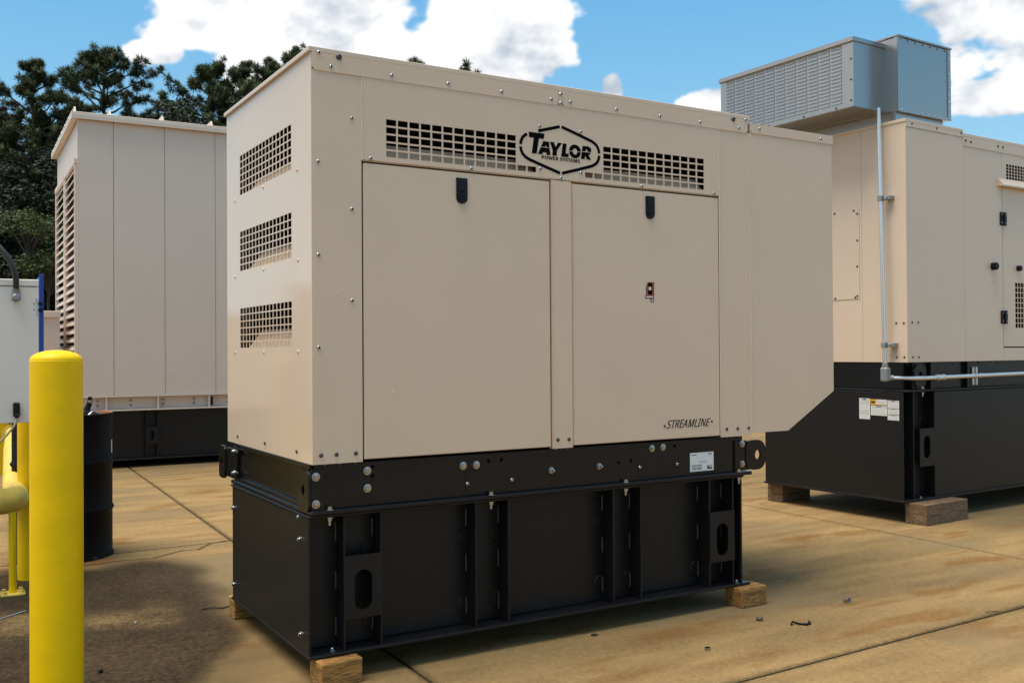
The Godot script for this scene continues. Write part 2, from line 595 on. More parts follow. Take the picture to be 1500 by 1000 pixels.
func sky_material() -> PanoramaSkyMaterial:
	var w := 4096
	var h := 2048
	var big := noise(1.6, 3, 71)
	var fine := noise(3.2, 6, 72, FastNoiseLite.TYPE_SIMPLEX)
	fine.fractal_type = FastNoiseLite.FRACTAL_RIDGED
	fine.fractal_gain = 0.55
	fine.fractal_lacunarity = 2.1
	var puff := noise(14.0, 4, 73)
	# cumulus in (azimuth, elevation, half width, half height), degrees; second row out of view, its left banks added to brighten reflections
	var banks := [[21, 21.5, 11, 8.5], [15, 18.5, 6.0, 4.6], [21, 17.0, 7, 4], [17.5, 15.6, 6.0, 2.2], [29.5, 18.5, 6.0, 6.5], [31, 24, 6, 8], [64.5, 17.2, 11.5, 7.2], [60.8, 15.6, 5.2, 4.6], [62.5, 19.2, 6, 4.5], [67, 21.5, 11, 9], [58.5, 12.9, 4.5, 1.3], [42.4, 13.9, 2.0, 1.0], [36.9, 14.8, 0.9, 1.2], [11.2, 16.0, 2.2, 0.9],
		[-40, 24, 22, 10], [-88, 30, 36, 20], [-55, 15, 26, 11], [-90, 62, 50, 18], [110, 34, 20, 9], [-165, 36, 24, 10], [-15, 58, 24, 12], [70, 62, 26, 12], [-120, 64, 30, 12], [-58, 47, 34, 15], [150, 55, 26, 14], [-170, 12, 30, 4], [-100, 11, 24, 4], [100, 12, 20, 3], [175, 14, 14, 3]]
	var bytes := PackedByteArray()
	bytes.resize(w * h * 3)
	var low := Color(0.60, 0.70, 0.78).linear_to_srgb()
	for y in h:
		var el := 90.0 - (y + 0.5) / h * 180.0
		var o := y * w * 3
		if el < -3.0:
			for x in w:
				bytes[o + x * 3] = low.r8
				bytes[o + x * 3 + 1] = low.g8
				bytes[o + x * 3 + 2] = low.b8
			continue
		var t := clampf(el / 90.0, 0.0, 1.0)
		var blue := Color(0.150, 0.305, 0.425).lerp(Color(0.082, 0.226, 0.388), smoothstep(0.09, 0.24, t)).lerp(Color(0.045, 0.15, 0.31), smoothstep(0.22, 0.7, t))
		blue = Color(0.28, 0.40, 0.47).lerp(blue, smoothstep(-0.02, 0.16, t))
		var ce := cos(deg_to_rad(el))
		var se := sin(deg_to_rad(el))
		var near := banks.filter(func(b): return absf(el - b[1]) < b[3] * 1.6 + 3.0)
		for x in w:
			var az := (x + 0.5) / w * 360.0
			var p := Vector3(sin(deg_to_rad(az)) * ce, se * 1.5, -cos(deg_to_rad(az)) * ce)
			var f := -1.2
			for b in near:
				var da: float = wrapf(az - b[0], -180.0, 180.0) / b[2]
				if absf(da) < 1.8:
					var de: float = (el - b[1]) / b[3]
					if de < 0.0:
						de *= 1.25
					f = maxf(f, 1.0 - sqrt(da * da + de * de))
			f -= 0.62 * exp(-pow((az - 25.3) / 1.5, 2.0) - pow((el - 19.6) / 2.6, 2.0))
			var c := blue
			if f > -0.75:
				var fl := -fine.get_noise_3dv(p)
				var d := f + 0.05 + fl * 0.42 + big.get_noise_3dv(p) * 0.25 + puff.get_noise_3dv(p) * 0.30
				var a := smoothstep(0.0, 0.14, d)
				if a > 0.0:
					var lit := -fine.get_noise_3dv(p + Vector3(-0.012, 0.030, 0.0))
					var shade := clampf(0.60 + (fl - lit) * 1.5 + big.get_noise_3dv(p * 1.7) * 0.9 - smoothstep(0.35, 0.95, d) * 0.22, 0.0, 1.0)
					var white := Color(0.235, 0.27, 0.32).lerp(Color(0.53, 0.53, 0.525), shade)
					c = blue.lerp(white, a)
			c = c.linear_to_srgb()
			bytes[o + x * 3] = c.r8
			bytes[o + x * 3 + 1] = c.g8
			bytes[o + x * 3 + 2] = c.b8
	var s := PanoramaSkyMaterial.new()
	s.panorama = ImageTexture.create_from_image(Image.create_from_data(w, h, false, Image.FORMAT_RGB8, bytes))
	return s


# ---------------------------------------------------------------- ground

func ground_texture() -> ImageTexture:
	var n := 2048
	var span := 12.0   # metres; x from -3, z from -9
	var stretch := func(f: FastNoiseLite, a: int, b: int) -> PackedByteArray:
		var im := f.get_image(a, b, false, false, false)
		im.convert(Image.FORMAT_L8)
		im.resize(n, n, Image.INTERPOLATE_CUBIC)
		return im.get_data()
	var cloudy: PackedByteArray = stretch.call(noise(0.006, 5, 91), 640, 640)
	var streak: PackedByteArray = stretch.call(noise(0.012, 5, 92), 300, 1280)
	var fibre: PackedByteArray = stretch.call(noise(0.035, 4, 97), 360, 1600)
	var rusty: PackedByteArray = stretch.call(noise(0.022, 4, 93), 420, 1280)
	var grit: PackedByteArray = stretch.call(noise(0.75, 2, 94, FastNoiseLite.TYPE_VALUE), 1600, 1600)
	var blot: PackedByteArray = stretch.call(noise(0.012, 6, 95), 640, 640)
	var crack := [Vector2(-1.2, -2.62), Vector2(-0.55, -2.70), Vector2(-0.27, -2.75), Vector2(-0.05, -2.72), Vector2(0.14, -2.86), Vector2(0.24, -2.84), Vector2(0.36, -3.0), Vector2(0.50, -3.05)]
	var rusts := [[1.55, 0.2, 0.35, 0.10], [1.05, 0.55, 0.22, 0.05], [0.9, 0.3, 0.25, 0.07], [0.2, -0.1, 0.22, 0.10], [0.3, -0.35, 0.12, 0.14]]
	var rr := RandomNumberGenerator.new()
	rr.seed = 5
	for q in 34:
		rusts.append([rr.randf_range(1.2, 6.0), rr.randf_range(-2.6, 1.2), rr.randf_range(0.06, 0.26), rr.randf_range(0.010, 0.030)])
	for q in 14:
		rusts.append([rr.randf_range(-0.6, 1.4), rr.randf_range(-7.5, -3.2), rr.randf_range(0.1, 0.4), rr.randf_range(0.02, 0.06)])
	var bytes := PackedByteArray()
	bytes.resize(n * n * 3)
	for y in n:
		var z := -9.0 + (y + 0.5) / n * span
		var row := rusts.filter(func(q): return absf(z - q[1]) < 2.0 * q[3])
		for x in n:
			var px := -3.0 + (x + 0.5) / n * span
			var k := y * n + x
			var c := (cloudy[k] - 128) / 128.0
			var s := (streak[k] - 128) / 128.0
			var g := (grit[k] - 128) / 128.0
			var b := (blot[k] - 128) / 128.0
			var col := Vector3(0.425, 0.290, 0.127) * (1.0 + 0.24 * c + 0.28 * s + 0.26 * ((fibre[k] - 128) / 128.0) + 0.22 * g)
			var r := smoothstep(0.22, 0.55, (rusty[k] - 128) / 128.0 + 0.3 * s)
			for q in row:
				var dx: float = (px - q[0]) / q[2]
				var dz: float = (z - q[1]) / q[3]
				var dd := dx * dx + dz * dz
				if dd < 4.0:
					r = maxf(r, exp(-dd) * clampf(0.55 + 1.6 * s + b, 0.0, 1.0))
			col = col.lerp(Vector3(0.30, 0.125, 0.020) * (1.0 + 0.3 * g), r * 0.55)
			# worn, pale grey film
			col = col.lerp(Vector3(0.34, 0.26, 0.145), 0.6 * smoothstep(0.05, 0.5, b - 0.4 * s))
			# the old oily patch left of the front set, its right border straight along the former bund
			var right := -0.02 + 0.24 * b + 0.02 * g - maxf(0.0, z + 0.85) * 0.55
			var patch := smoothstep(right + 0.11, right - 0.11, px) * smoothstep(-2.95, -2.45, z + 0.55 * b) * smoothstep(0.6, -0.3, z + 0.5 * b + 0.25 * c)
			patch *= clampf(1.36 + 1.5 * b + 0.5 * c - smoothstep(-1.8, -2.6, z) * 0.30 + 0.55 * g, 0.25, 1.0)
			var spread := smoothstep(0.45, -0.2, px + 0.6 * b) * smoothstep(-3.3, -2.2, z + 0.5 * c) * smoothstep(1.6, -0.4, z) * 0.50
			col = col.lerp(Vector3(0.047, 0.032, 0.016) * (1.0 + 1.3 * g + 1.2 * b), maxf(patch * 0.95, spread * clampf(0.8 + 1.5 * b + 0.6 * g, 0.1, 1.0)))
			# a darker sweep where the cover in front of the patch runs out
			for q in crack.size() - 1:
				var a: Vector2 = crack[q]
				var e: Vector2 = crack[q + 1]
				if z > -3.2 and z < -2.5 and px < 0.6 and px > -1.3:
					var near := Geometry2D.get_closest_point_to_segment(Vector2(px, z), a, e)
					var d := near.distance_to(Vector2(px, z))
					if d < 0.03:
						col *= lerpf(0.25, 1.0, smoothstep(0.004, 0.018 + 0.01 * g, d))
			var joint := minf(absf(wrapf(px - 0.40 + 0.0344 * z, -1.975, 1.975)), absf(wrapf(z - 0.87 + 0.032 * px, -1.935, 1.935)))
			if joint < 0.06:
				col *= lerpf(0.68, 1.0, smoothstep(0.006, 0.034, joint + 0.012 * g + 0.012 * b))
			if grit[k] > 232 or grit[k] < 20:
				col *= 1.35 if grit[k] > 232 else 0.5
			var o := k * 3
			bytes[o] = int(clampf(pow(col.x, 0.4545), 0.0, 1.0) * 255)
			bytes[o + 1] = int(clampf(pow(col.y, 0.4545), 0.0, 1.0) * 255)
			bytes[o + 2] = int(clampf(pow(col.z, 0.4545), 0.0, 1.0) * 255)
	return ImageTexture.create_from_image(Image.create_from_data(n, n, false, Image.FORMAT_RGB8, bytes))


func build_ground() -> void:
	var conc := mat("concrete", 1, 1, 1, 0.86)
	conc.albedo_texture = ground_texture()
	conc.detail_enabled = true
	conc.detail_albedo = noise_tex(noise(0.30, 3, 55), 1024, Color(0.58, 0.56, 0.54), Color(1, 1, 1))
	conc.detail_blend_mode = BaseMaterial3D.BLEND_MODE_MUL
	conc.detail_uv_layer = BaseMaterial3D.DETAIL_UV_2
	conc.metallic_specular = 0.2
	var far := mat("earth", 0.25, 0.19, 0.10, 0.95)
	textured(far, noise_tex(noise(0.02, 5, 57), 512, Color(0.7, 0.7, 0.65), Color(1, 1, 1)), 0.15)
	var seal := mat("joint_filler", 0.045, 0.038, 0.030, 0.9)
	var base := MB.new()
	base.box(V(-400, -0.9, -400), V(400, -0.14, 400))
	tag(part("ground", base.done(), far, self), "", "", "", "structure")
	var yard := Node3D.new()
	yard.name = "concrete_apron"
	add_child(yard)
	tag(yard, "", "", "", "structure")
	part("joint_bed", bx(V(-14, -0.139, -22), V(21, -0.014, 11), 0.0), seal, yard)
	# slabs between two slightly skewed families of saw-cut joints
	var line_x := func(k: float, z: float) -> float: return 0.40 + k * 3.95 - 0.0344 * z
	var cross := func(k: float, m: float) -> Vector2:
		var x := 0.0
		var z := 0.0
		for it in 4:
			z = 0.87 + m * 3.87 - 0.032 * x
			x = line_x.call(k, z)
		return Vector2(x, z)
	for m in range(-5, 2):
		for k in range(-3, 4):
			var p := [cross.call(k, m), cross.call(k + 1, m), cross.call(k + 1, m + 1), cross.call(k, m + 1)]
			var g := 0.0085
			var sub := 6
			var b := MB.new()
			var ctr: Vector2 = (p[0] + p[2]) * 0.5
			var top := []
			var bot := []
			for q in p:
				var inw := Vector2(signf(ctr.x - q.x), signf(ctr.y - q.y))
				top.append(q + inw * (g + 0.006))
				bot.append(q + inw * g)
			b.quad(V(top[0].x, 0, top[0].y), V(top[1].x, 0, top[1].y), V(top[2].x, 0, top[2].y), V(top[3].x, 0, top[3].y), Vector3.UP)
			for e in 4:
				var a0: Vector2 = top[e]
				var a1: Vector2 = top[(e + 1) % 4]
				var c0: Vector2 = bot[e]
				var c1: Vector2 = bot[(e + 1) % 4]
				var mid := (a0 + a1) * 0.5 - ctr
				var nn := V(mid.x, 0, mid.y).normalized()
				b.quad(V(c0.x, -0.005, c0.y), V(c1.x, -0.005, c1.y), V(a1.x, 0, a1.y), V(a0.x, 0, a0.y), (nn + Vector3.UP).normalized())
				b.quad(V(c0.x, -0.10, c0.y), V(c1.x, -0.10, c1.y), V(c1.x, -0.005, c1.y), V(c0.x, -0.005, c0.y), nn)
			for q in b.v.size():
				b.uv[q] = Vector2((b.v[q].x + 3.0) / 12.0, (b.v[q].z + 9.0) / 12.0)
				b.uv2[q] = Vector2(b.v[q].x, b.v[q].z) * 0.9
			part("slab", b.done(), conc, yard)


# ---------------------------------------------------------------- the generator set in front

func front_generator() -> void:
	var o := V(0, 0.0965, 0)
	var t := thing("generator_set", o, 0, "tan enclosed diesel generator set on black fuel tank, largest, in the foreground centre", "generator", "enclosed generator sets in the yard")
	acc[t] = at(o)
	var W := 1.213
	var be: Material = M.beige
	var bm: Material = M.beige_matt
	# end panel with three grilles
	var holes := []
	for y0 in [1.991, 1.637, 1.280]:
		holes.append_array(grid(-0.986, y0, 0.0501, 0.0312, 0.0435, 0.0262, 15, 6))
	var end := part("end_panel", MB.new().frame(ALONG).sheet(Rect2(-W, 0.829, W - 0.003, 2.405 - 0.829), holes, -0.003, 0.0).done(), be, t)
	part("folded_edge", MB.new().tube([V(0.001, 0.829, -0.0025), V(0.001, 2.40, -0.0025)], [0.0028], 8).done(), be, end)
	screws([[-0.164, 1.976], [-0.62, 1.975], [-1.07, 1.975], [-0.162, 1.62], [-0.617, 1.617], [-1.07, 1.615], [-1.07, 1.259], [-0.619, 1.26], [-0.164, 1.26]], end, ALONG, 0.0, be, "screw", null, 0.8)
	screws([[-1.033, 0.865], [-0.604, 0.866], [-0.184, 0.866]], end, ALONG, 0.0, M.screw_dark)
	for y0 in [1.991, 1.637, 1.280]:
		var b := MB.new()
		b.quad(V(0.006, y0 - 0.012, -0.90), V(0.006, y0 - 0.012, -0.20), V(0.078, y0 + 0.080, -0.20), V(0.078, y0 + 0.080, -0.90), V(-0.7, 0.72, 0).normalized())
		part("air_baffle", b.done(), bm, t)
	# corner column, grille panel, right column
	var col := part("corner_column", bx(V(0.0, 0.829, -0.004), V(0.2035, 2.338, 0.0), 0.001), bm, t)
	screws([[0.164, 2.167], [0.026, 1.985], [0.163, 1.813], [0.026, 1.629], [0.162, 1.457], [0.026, 1.275]], col, FRONT, 0.0)
	screws([[0.033, 0.864], [0.095, 0.864], [0.174, 0.864]], col, FRONT, 0.0, M.screw_dark)
	holes = grid(0.308, 2.030, 0.0508, 0.0314, 0.0440, 0.0245, 12, 5)
	holes.append_array(grid(0.9176, 2.030, 0.0508, 0.0314, 0.0440, 0.0245, 2, 1))
	holes.append_array(grid(1.3728, 2.030, 0.0508, 0.0314, 0.0440, 0.0245, 12, 5))
	holes.append_array(grid(1.2712, 2.030, 0.0508, 0.0314, 0.0440, 0.0245, 2, 1))
	var top := part("grille_panel", MB.new().sheet(Rect2(0.2065, 2.010, 1.8645, 0.328), holes, -0.003, 0.0015).done(), bm, t)
	part("folded_lip", bx(V(0.2065, 2.006, -0.032), V(2.071, 2.0098, -0.0035), 0.001), bm, top)
	screws([[0.241, 2.017], [0.692, 2.018], [1.032, 2.233], [1.249, 2.232], [1.033, 2.048], [1.249, 2.049], [1.141, 2.017], [1.592, 2.017], [2.039, 2.018]], top, FRONT, 0.0015)
	for u in [[0.27, 1.02], [1.265, 1.99]]:
		var b := MB.new()
		b.quad(V(u[0], 2.012, -0.006), V(u[1], 2.012, -0.006), V(u[1], 2.095, -0.085), V(u[0], 2.095, -0.085), V(0, 0.68, 0.73).normalized())
		part("air_baffle", b.done(), bm, t)
	logo(top)
	for u in [[0.2050, 2.008, 2.334], [2.0722, 0.835, 2.334], [2.2790, 0.842, 2.334]]:
		part("folded_edge", MB.new().tube([V(u[0], u[1], 0.0008), V(u[0], u[2], 0.0008)], [0.0036], 8).done(), be, top)
	part("scuff_mark", MB.new().prism(PackedVector2Array([Vector2(0.082, 1.478), Vector2(0.108, 1.486), Vector2(0.122, 1.502), Vector2(0.104, 1.494)]), 0.0, 0.0004).done(), M.scuffed, col)
	part("scuff_mark", MB.new().prism(PackedVector2Array([Vector2(0.325, 1.098), Vector2(0.338, 1.094), Vector2(0.341, 1.106), Vector2(0.330, 1.108)]), -0.001, 0.0002).done(), M.scuffed, t)
	var rc := part("end_column", bx(V(2.0735, 0.829, -0.004), V(2.2775, 2.338, 0.0), 0.001), bm, t)
	screws([[2.111, 0.868], [2.183, 0.867], [2.257, 0.867]], rc, FRONT, 0.0, M.screw_dark)
	# doors
	for d in [[0.2085, 1.0845, 0.621, "left_leaf"], [1.1985, 2.0705, 1.615, ""]]:
		var door := part("door", bx(V(d[0] + 0.002, 0.838, -0.030), V(d[1] - 0.002, 1.9985, -0.0005), 0.003), bm, t)
		var l0 := Vector2(d[2], 1.868)
		var clean := PackedVector2Array([l0 + Vector2(0, 0.106), l0 + Vector2(0, 0.025)])
		for s in range(1, 12):
			clean.append(l0 + Vector2(0.025, 0.025) + Vector2.from_angle(PI + PI * s / 12.0) * 0.025)
		clean.append_array(PackedVector2Array([l0 + Vector2(0.05, 0.025), l0 + Vector2(0.05, 0.106)]))
		part("latch", MB.new().prism(clean, -0.001, 0.007).done(), M.plastic, door)
		part("latch", MB.new().box(V(l0.x + 0.008, l0.y + 0.05, 0.0068), V(l0.x + 0.042, l0.y + 0.098, 0.0105), 0.003).lathe([Vector2(0.015, 0.0068), Vector2(0.015, 0.011), Vector2(0.006, 0.011), Vector2(0.005, 0.008), Vector2(0, 0.008)], 14, V(l0.x + 0.025, l0.y + 0.027, 0)).done(), M.plastic, door)
		if d[3] == "":
			part("lettering", lettering("STREAMLINE", false, 1.730, 2.006, 0.8885, 0.926, -0.001, 0.0008, 0.38, FRONT), M.dark_fill, door)
			part("lettering", MB.new().prism(PackedVector2Array([Vector2(1.714, 0.900), Vector2(1.720, 0.907), Vector2(1.726, 0.900), Vector2(1.720, 0.893)]), -0.001, 0.0008).prism(PackedVector2Array([Vector2(2.009, 0.909), Vector2(2.015, 0.916), Vector2(2.021, 0.909), Vector2(2.015, 0.902)]), -0.001, 0.0008).done(), M.dark_fill, door)
			sticker(door)
	var post := part("door_post", MB.new().box(V(1.0895, 0.829, -0.004), V(1.1935, 2.0035, 0.003), 0.0012).box(V(1.0893, 0.829, -0.03), V(1.0915, 2.0035, 0.0055), 0.0008).box(V(1.1915, 0.829, -0.03), V(1.1937, 2.0035, 0.0055), 0.0008).done(), bm, t)
	screws([[1.115, 0.868], [1.174, 0.867]], post, FRONT, 0.003, M.screw_dark)
	# roof with its folded skirts
	var roof := part("roof", MB.new().box(V(-0.012, 2.404, -W - 0.01), V(2.2795, 2.4236, 0.0035), 0.002).done(), be, t)
	var f1 := PackedVector2Array([Vector2(0.002, 2.4035), Vector2(0.002, 2.352)])
	for s in 5:
		f1.append(Vector2(0.020, 2.353) + Vector2.from_angle(PI + PI / 2 * s / 4.0) * 0.018)
	for s in 5:
		f1.append(Vector2(1.112, 2.351) + Vector2.from_angle(-PI / 2 + PI / 2 * s / 4.0) * 0.016)
	f1.append(Vector2(1.128, 2.4035))
	part("roof_skirt", MB.new().prism(f1, 0.0003, 0.0042).done(), bm, roof)
	var f2 := PackedVector2Array([Vector2(1.152, 2.4035), Vector2(1.152, 2.352)])
	for s in 5:
		f2.append(Vector2(1.168, 2.351) + Vector2.from_angle(PI + PI / 2 * s / 4.0) * 0.016)
	for s in 5:
		f2.append(Vector2(2.246, 2.353) + Vector2.from_angle(-PI / 2 + PI / 2 * s / 4.0) * 0.018)
	f2.append(Vector2(2.264, 2.4035))
	part("roof_skirt", MB.new().prism(f2, 0.0003, 0.0042).done(), bm, roof)
	part("roof_skirt", MB.new().prism(round_rect(Vector2(1.1295, 2.334), Vector2(1.1505, 2.416), 0.0104, 6), 0.0003, 0.0052).done(), bm, roof)
	screws([[0.029, 2.402], [0.078, 2.355], [0.332, 2.356], [0.585, 2.357], [0.839, 2.357], [1.091, 2.357], [1.192, 2.357], [1.447, 2.356], [1.701, 2.356], [1.951, 2.356], [2.25, 2.401], [2.204, 2.355]], roof, FRONT, 0.0042)
	screws([[1.14, 2.386], [1.14, 2.346]], roof, FRONT, 0.0052)
	screws([[0.11, 2.397], [2.167, 2.395]], roof, FRONT, 0.0042, M.screw_dark, "plug", null, 1.45)
	# air outlet on the right
	var so := PackedVector2Array([Vector2(2.2805, 0.841), Vector2(2.535, 0.841), Vector2(2.876, 1.036), Vector2(2.876, 2.352), Vector2(2.2805, 2.352)])
	var scoop := part("outlet_duct", MB.new().prism(so, -W, -0.0005).done(), bm, t)
	part("duct_roof", bx(V(2.281, 2.352, -W - 0.008), V(2.884, 2.389, 0.0035), 0.002), be, scoop)
	var f3 := PackedVector2Array([Vector2(2.2835, 2.3885), Vector2(2.2835, 2.357)])
	for s in 5:
		f3.append(Vector2(2.3015, 2.357) + Vector2.from_angle(PI + PI / 2 * s / 4.0) * 0.017)
	f3.append_array(PackedVector2Array([Vector2(2.878, 2.342), Vector2(2.878, 2.3885)]))
	part("duct_skirt", MB.new().prism(f3, 0.0003, 0.0042).done(), bm, scoop)
	screws([[2.344, 2.366], [2.789, 2.363]], scoop, FRONT, 0.0042)
	# rear panels and a black box that paints the unlit inside
	part("rear_panel", bx(V(0.004, 0.829, -W + 0.001), V(2.279, 2.403, -W + 0.005)), bm, t)
	part("dark_inside", bx(V(0.085, 0.845, -W + 0.02), V(2.26, 2.39, -0.10), 0.0), M.dark_inside, t)
	part("gap_backing", MB.new().sheet(Rect2(0.02, 0.832, 2.24, 1.18), [Rect2(0.5, 1.0, 0.3, 0.6)], -0.04, -0.034).done(), M.dark_inside, t)  # black sheet behind the doors, paints shade into their gaps
	# skid
	var sk := part("skid", MB.new().box(V(0.010, 0.655, -W + 0.06), V(2.228, 0.8275, -0.014), 0.002).done(), M.black_skid, t)
	part("end_channel", MB.new().box(V(-0.004, 0.655, -1.04), V(0.0095, 0.672, -0.03), 0.001).box(V(-0.004, 0.81, -1.04), V(0.0095, 0.8278, -0.03), 0.001).done(), M.black_skid, sk)
	part("bottom_flange", bx(V(-0.012, 0.6375, -W + 0.1), V(2.262, 0.6545, 0.018), 0.003), M.black_skid, sk)
	for c in [[0.664, 0.902, 0.664, 0.760], [1.572, 1.818, 0.672, 0.756]]:
		var cp := part("access_cover", bx(V(c[0], c[2], -0.0145), V(c[1], c[3], -0.0115), 0.001), M.black_skid, sk)
		screws([[c[0] + 0.008, c[2] + 0.043], [c[1] - 0.014, c[2] + 0.043]], cp, FRONT, -0.0115, M.zinc)
	screws([[0.227, 0.791], [0.227, 0.723], [0.653, 0.783], [0.716, 0.782], [1.653, 0.798], [1.719, 0.800]], sk, FRONT, -0.014, M.zinc, "bolt", BOLT)
	screws([[1.089, 0.735], [1.347, 0.736]], sk, FRONT, -0.014, M.zinc, "stud", STUD, 1.2)
	for p in [[0.25, 0.805], [0.25, 0.77], [0.775, 0.795], [0.838, 0.797], [1.458, 0.745], [1.53, 0.748], [1.79, 0.802]]:
		part("bolt_hole", MB.new().lathe([Vector2(0.008, 0), Vector2(0.008, 0.0006), Vector2(0.0, 0.0006)], 12, V(p[0], p[1], -0.0142)).done(), M.hole, sk)
	part("data_label", label_quad(FRONT, 1.886, 2.036, 0.672, 0.762, -0.0135), M.label_print, sk)
	screws([[0.05, 0.8262], [0.11, 0.8262], [0.175, 0.8262], [1.11, 0.8262], [1.14, 0.8262], [1.17, 0.8262], [2.12, 0.8262], [2.2, 0.8262]], sk, FRONT, -0.008, M.screw_dark, "bolt_end", null, 0.8)
	# lifting eyes
	var eye := PackedVector2Array()
	for s in 20:
		eye.append(Vector2(2.318, 0.731) + Vector2.from_angle(TAU * s / 20) * Vector2(0.020, 0.0245))
	var oe := round_rect(Vector2(2.236, 0.657), Vector2(2.372, 0.805), 0.055, 7)
	var le := part("lifting_eye", MB.new().ring(oe, eye, Vector2(2.318, 0.731), -0.010, 0.002).box(V(2.2452, 0.66, -0.0095), V(2.27, 0.802, 0.0015), 0.001).box(V(2.170, 0.657, -0.0138), V(2.2448, 0.805, -0.003), 0.002).done(), M.black_skid, sk)
	screws([[2.214, 0.790], [2.214, 0.691]], le, FRONT, -0.003, M.zinc, "bolt", BOLT)
	for z in [[-0.128, -0.002, -0.062], [-1.312, -1.205, -1.262]]:
		var c := Vector2(z[2], 0.728)
		eye = PackedVector2Array()
		for s in 20:
			eye.append(c + Vector2.from_angle(TAU * s / 20) * Vector2(0.018, 0.0225))
		var eb := MB.new().frame(ALONG).ring(round_rect(Vector2(z[0], 0.648), Vector2(z[1], 0.806), 0.028), eye, c, 0.006, 0.018)
		if z[0] < -1.0:
			eb.box(V(z[1] - 0.004, 0.66, -0.006), V(z[1] + 0.165, 0.80, 0.0058), 0.001)
		var le2 := part("lifting_eye", eb.done(), M.black_skid, sk)
		if z[0] < -1.0:
			screws([[-1.082, 0.788], [-1.083, 0.686]], le2, ALONG, 0.0058, M.zinc, "bolt", BOLT)
			screws([[-1.02, 0.785], [-1.02, 0.686]], le2, ALONG, 0.0035, M.black_skid, "bolt", BOLT)
		else:
			part("corner_plate", bx(V(-0.004, 0.652, -0.0135), V(0.05, 0.81, -0.005), 0.001), M.black_skid, le2)
			screws([[0.013, 0.783], [0.013, 0.679]], le2, FRONT, -0.005, M.zinc, "bolt", BOLT)
	# fuel tank
	var tk := part("fuel_tank", MB.new().box(V(-0.008, 0.110, -1.05), V(2.199, 0.626, -0.085), 0.002).done(), M.black, t)
	for e in [[-0.018, -0.0082], [2.1992, 2.209]]:
		var ep := part("end_plate", bx(V(e[0], 0.0975, -1.066), V(e[1], 0.6268, -0.0005), 0.0015), M.black, tk)
		if e[0] < 0:
			part("tank_bolt", BOLT, M.zinc, ep, at(V(-0.018, 0.533, -0.105), ALONG.scaled(Vector3.ONE * 0.75)))
			part("tank_bolt", BOLT, M.zinc, ep, at(V(-0.018, 0.168, -0.098), ALONG.scaled(Vector3.ONE * 0.75)))
			part("tank_bolt", BOLT, M.zinc, ep, at(V(-0.018, 0.528, -1.052), ALONG.scaled(Vector3.ONE * 0.75)))
			part("tank_bolt", BOLT, M.zinc, ep, at(V(-0.018, 0.170, -1.050), ALONG.scaled(Vector3.ONE * 0.75)))
			part("tank_bolt", SCREW, M.zinc, ep, at(V(-0.018, 0.618, -0.12), ALONG))
	part("top_flange", bx(V(-0.022, 0.6272, -1.08), V(2.214, 0.6372, 0.010), 0.002), M.black, tk)
	var bf := part("bottom_flange", bx(V(-0.022, 0.0966, -1.08), V(2.245, 0.1078, 0.016), 0.002), M.black, tk)
	part("tank_bolt", BOLT, M.zinc, bf, at(V(0.085, 0.1078, -0.03), UPWARD))
	part("tank_bolt", BOLT, M.zinc, bf, at(V(2.185, 0.1078, -0.02), UPWARD))
	for u in [0.065, 0.776, 1.485, 2.185]:
		part("flange_bolt", HANG, M.zinc, tk, at(V(u, 0.641, 0.002), UPWARD.scaled(Vector3.ONE * 1.0)))
	var stiff := [0.122, 0.276, 0.703, 0.861, 1.415, 1.573, 1.993, 2.146]
	for k in stiff.size():
		var u: float = stiff[k]
		var rib := part("stiffener", bx(V(u, 0.108, -0.0845), V(u + 0.009, 0.6268, -0.002), 0.0012), M.black, tk)
		for y in [0.15, 0.33, 0.52]:
			part("weld_bead", MB.new().tube([V(u - 0.001, y, -0.083), V(u - 0.001, y + 0.07, -0.083)], [0.0048], 6).done(), M.weld_lit, rib)
		if k > 0:
			for y in [0.19, 0.475]:
				part("plug_weld", MB.new().lathe([Vector2(0.036, 0), Vector2(0.034, 0.003), Vector2(0, 0.004)], 18, V(u - 0.012, y, -0.0848)).done(), M.black, rib)
	for u in [0.128, 1.999]:
		var c := Vector2(u + 0.073, 0.334)
		var plate := rect(Vector2(u - 0.008, 0.226), Vector2(u + 0.154, 0.470))
		part("lifting_plate", MB.new().ring(plate, round_rect(c - Vector2(0.037, 0.078), c + Vector2(0.037, 0.078), 0.0365, 6), c, -0.0015, 0.006).done(), M.black, tk)


func label_quad(basis: Basis, u0: float, u1: float, v0: float, v1: float, w: float) -> Mesh:
	var b := MB.new().frame(basis)
	b.quad(V(u0, v0, w), V(u1, v0, w), V(u1, v1, w), V(u0, v1, w), V(0, 0, 1))
	for e in [[V(u0, v0, w), V(u1, v0, w), V(0, -1, 0)], [V(u0, v1, w), V(u1, v1, w), V(0, 1, 0)], [V(u0, v0, w), V(u0, v1, w), V(-1, 0, 0)], [V(u1, v0, w), V(u1, v1, w), V(1, 0, 0)]]:
		b.quad(e[0] - V(0, 0, 0.0008), e[1] - V(0, 0, 0.0008), e[1], e[0], e[2])
	return b.done()


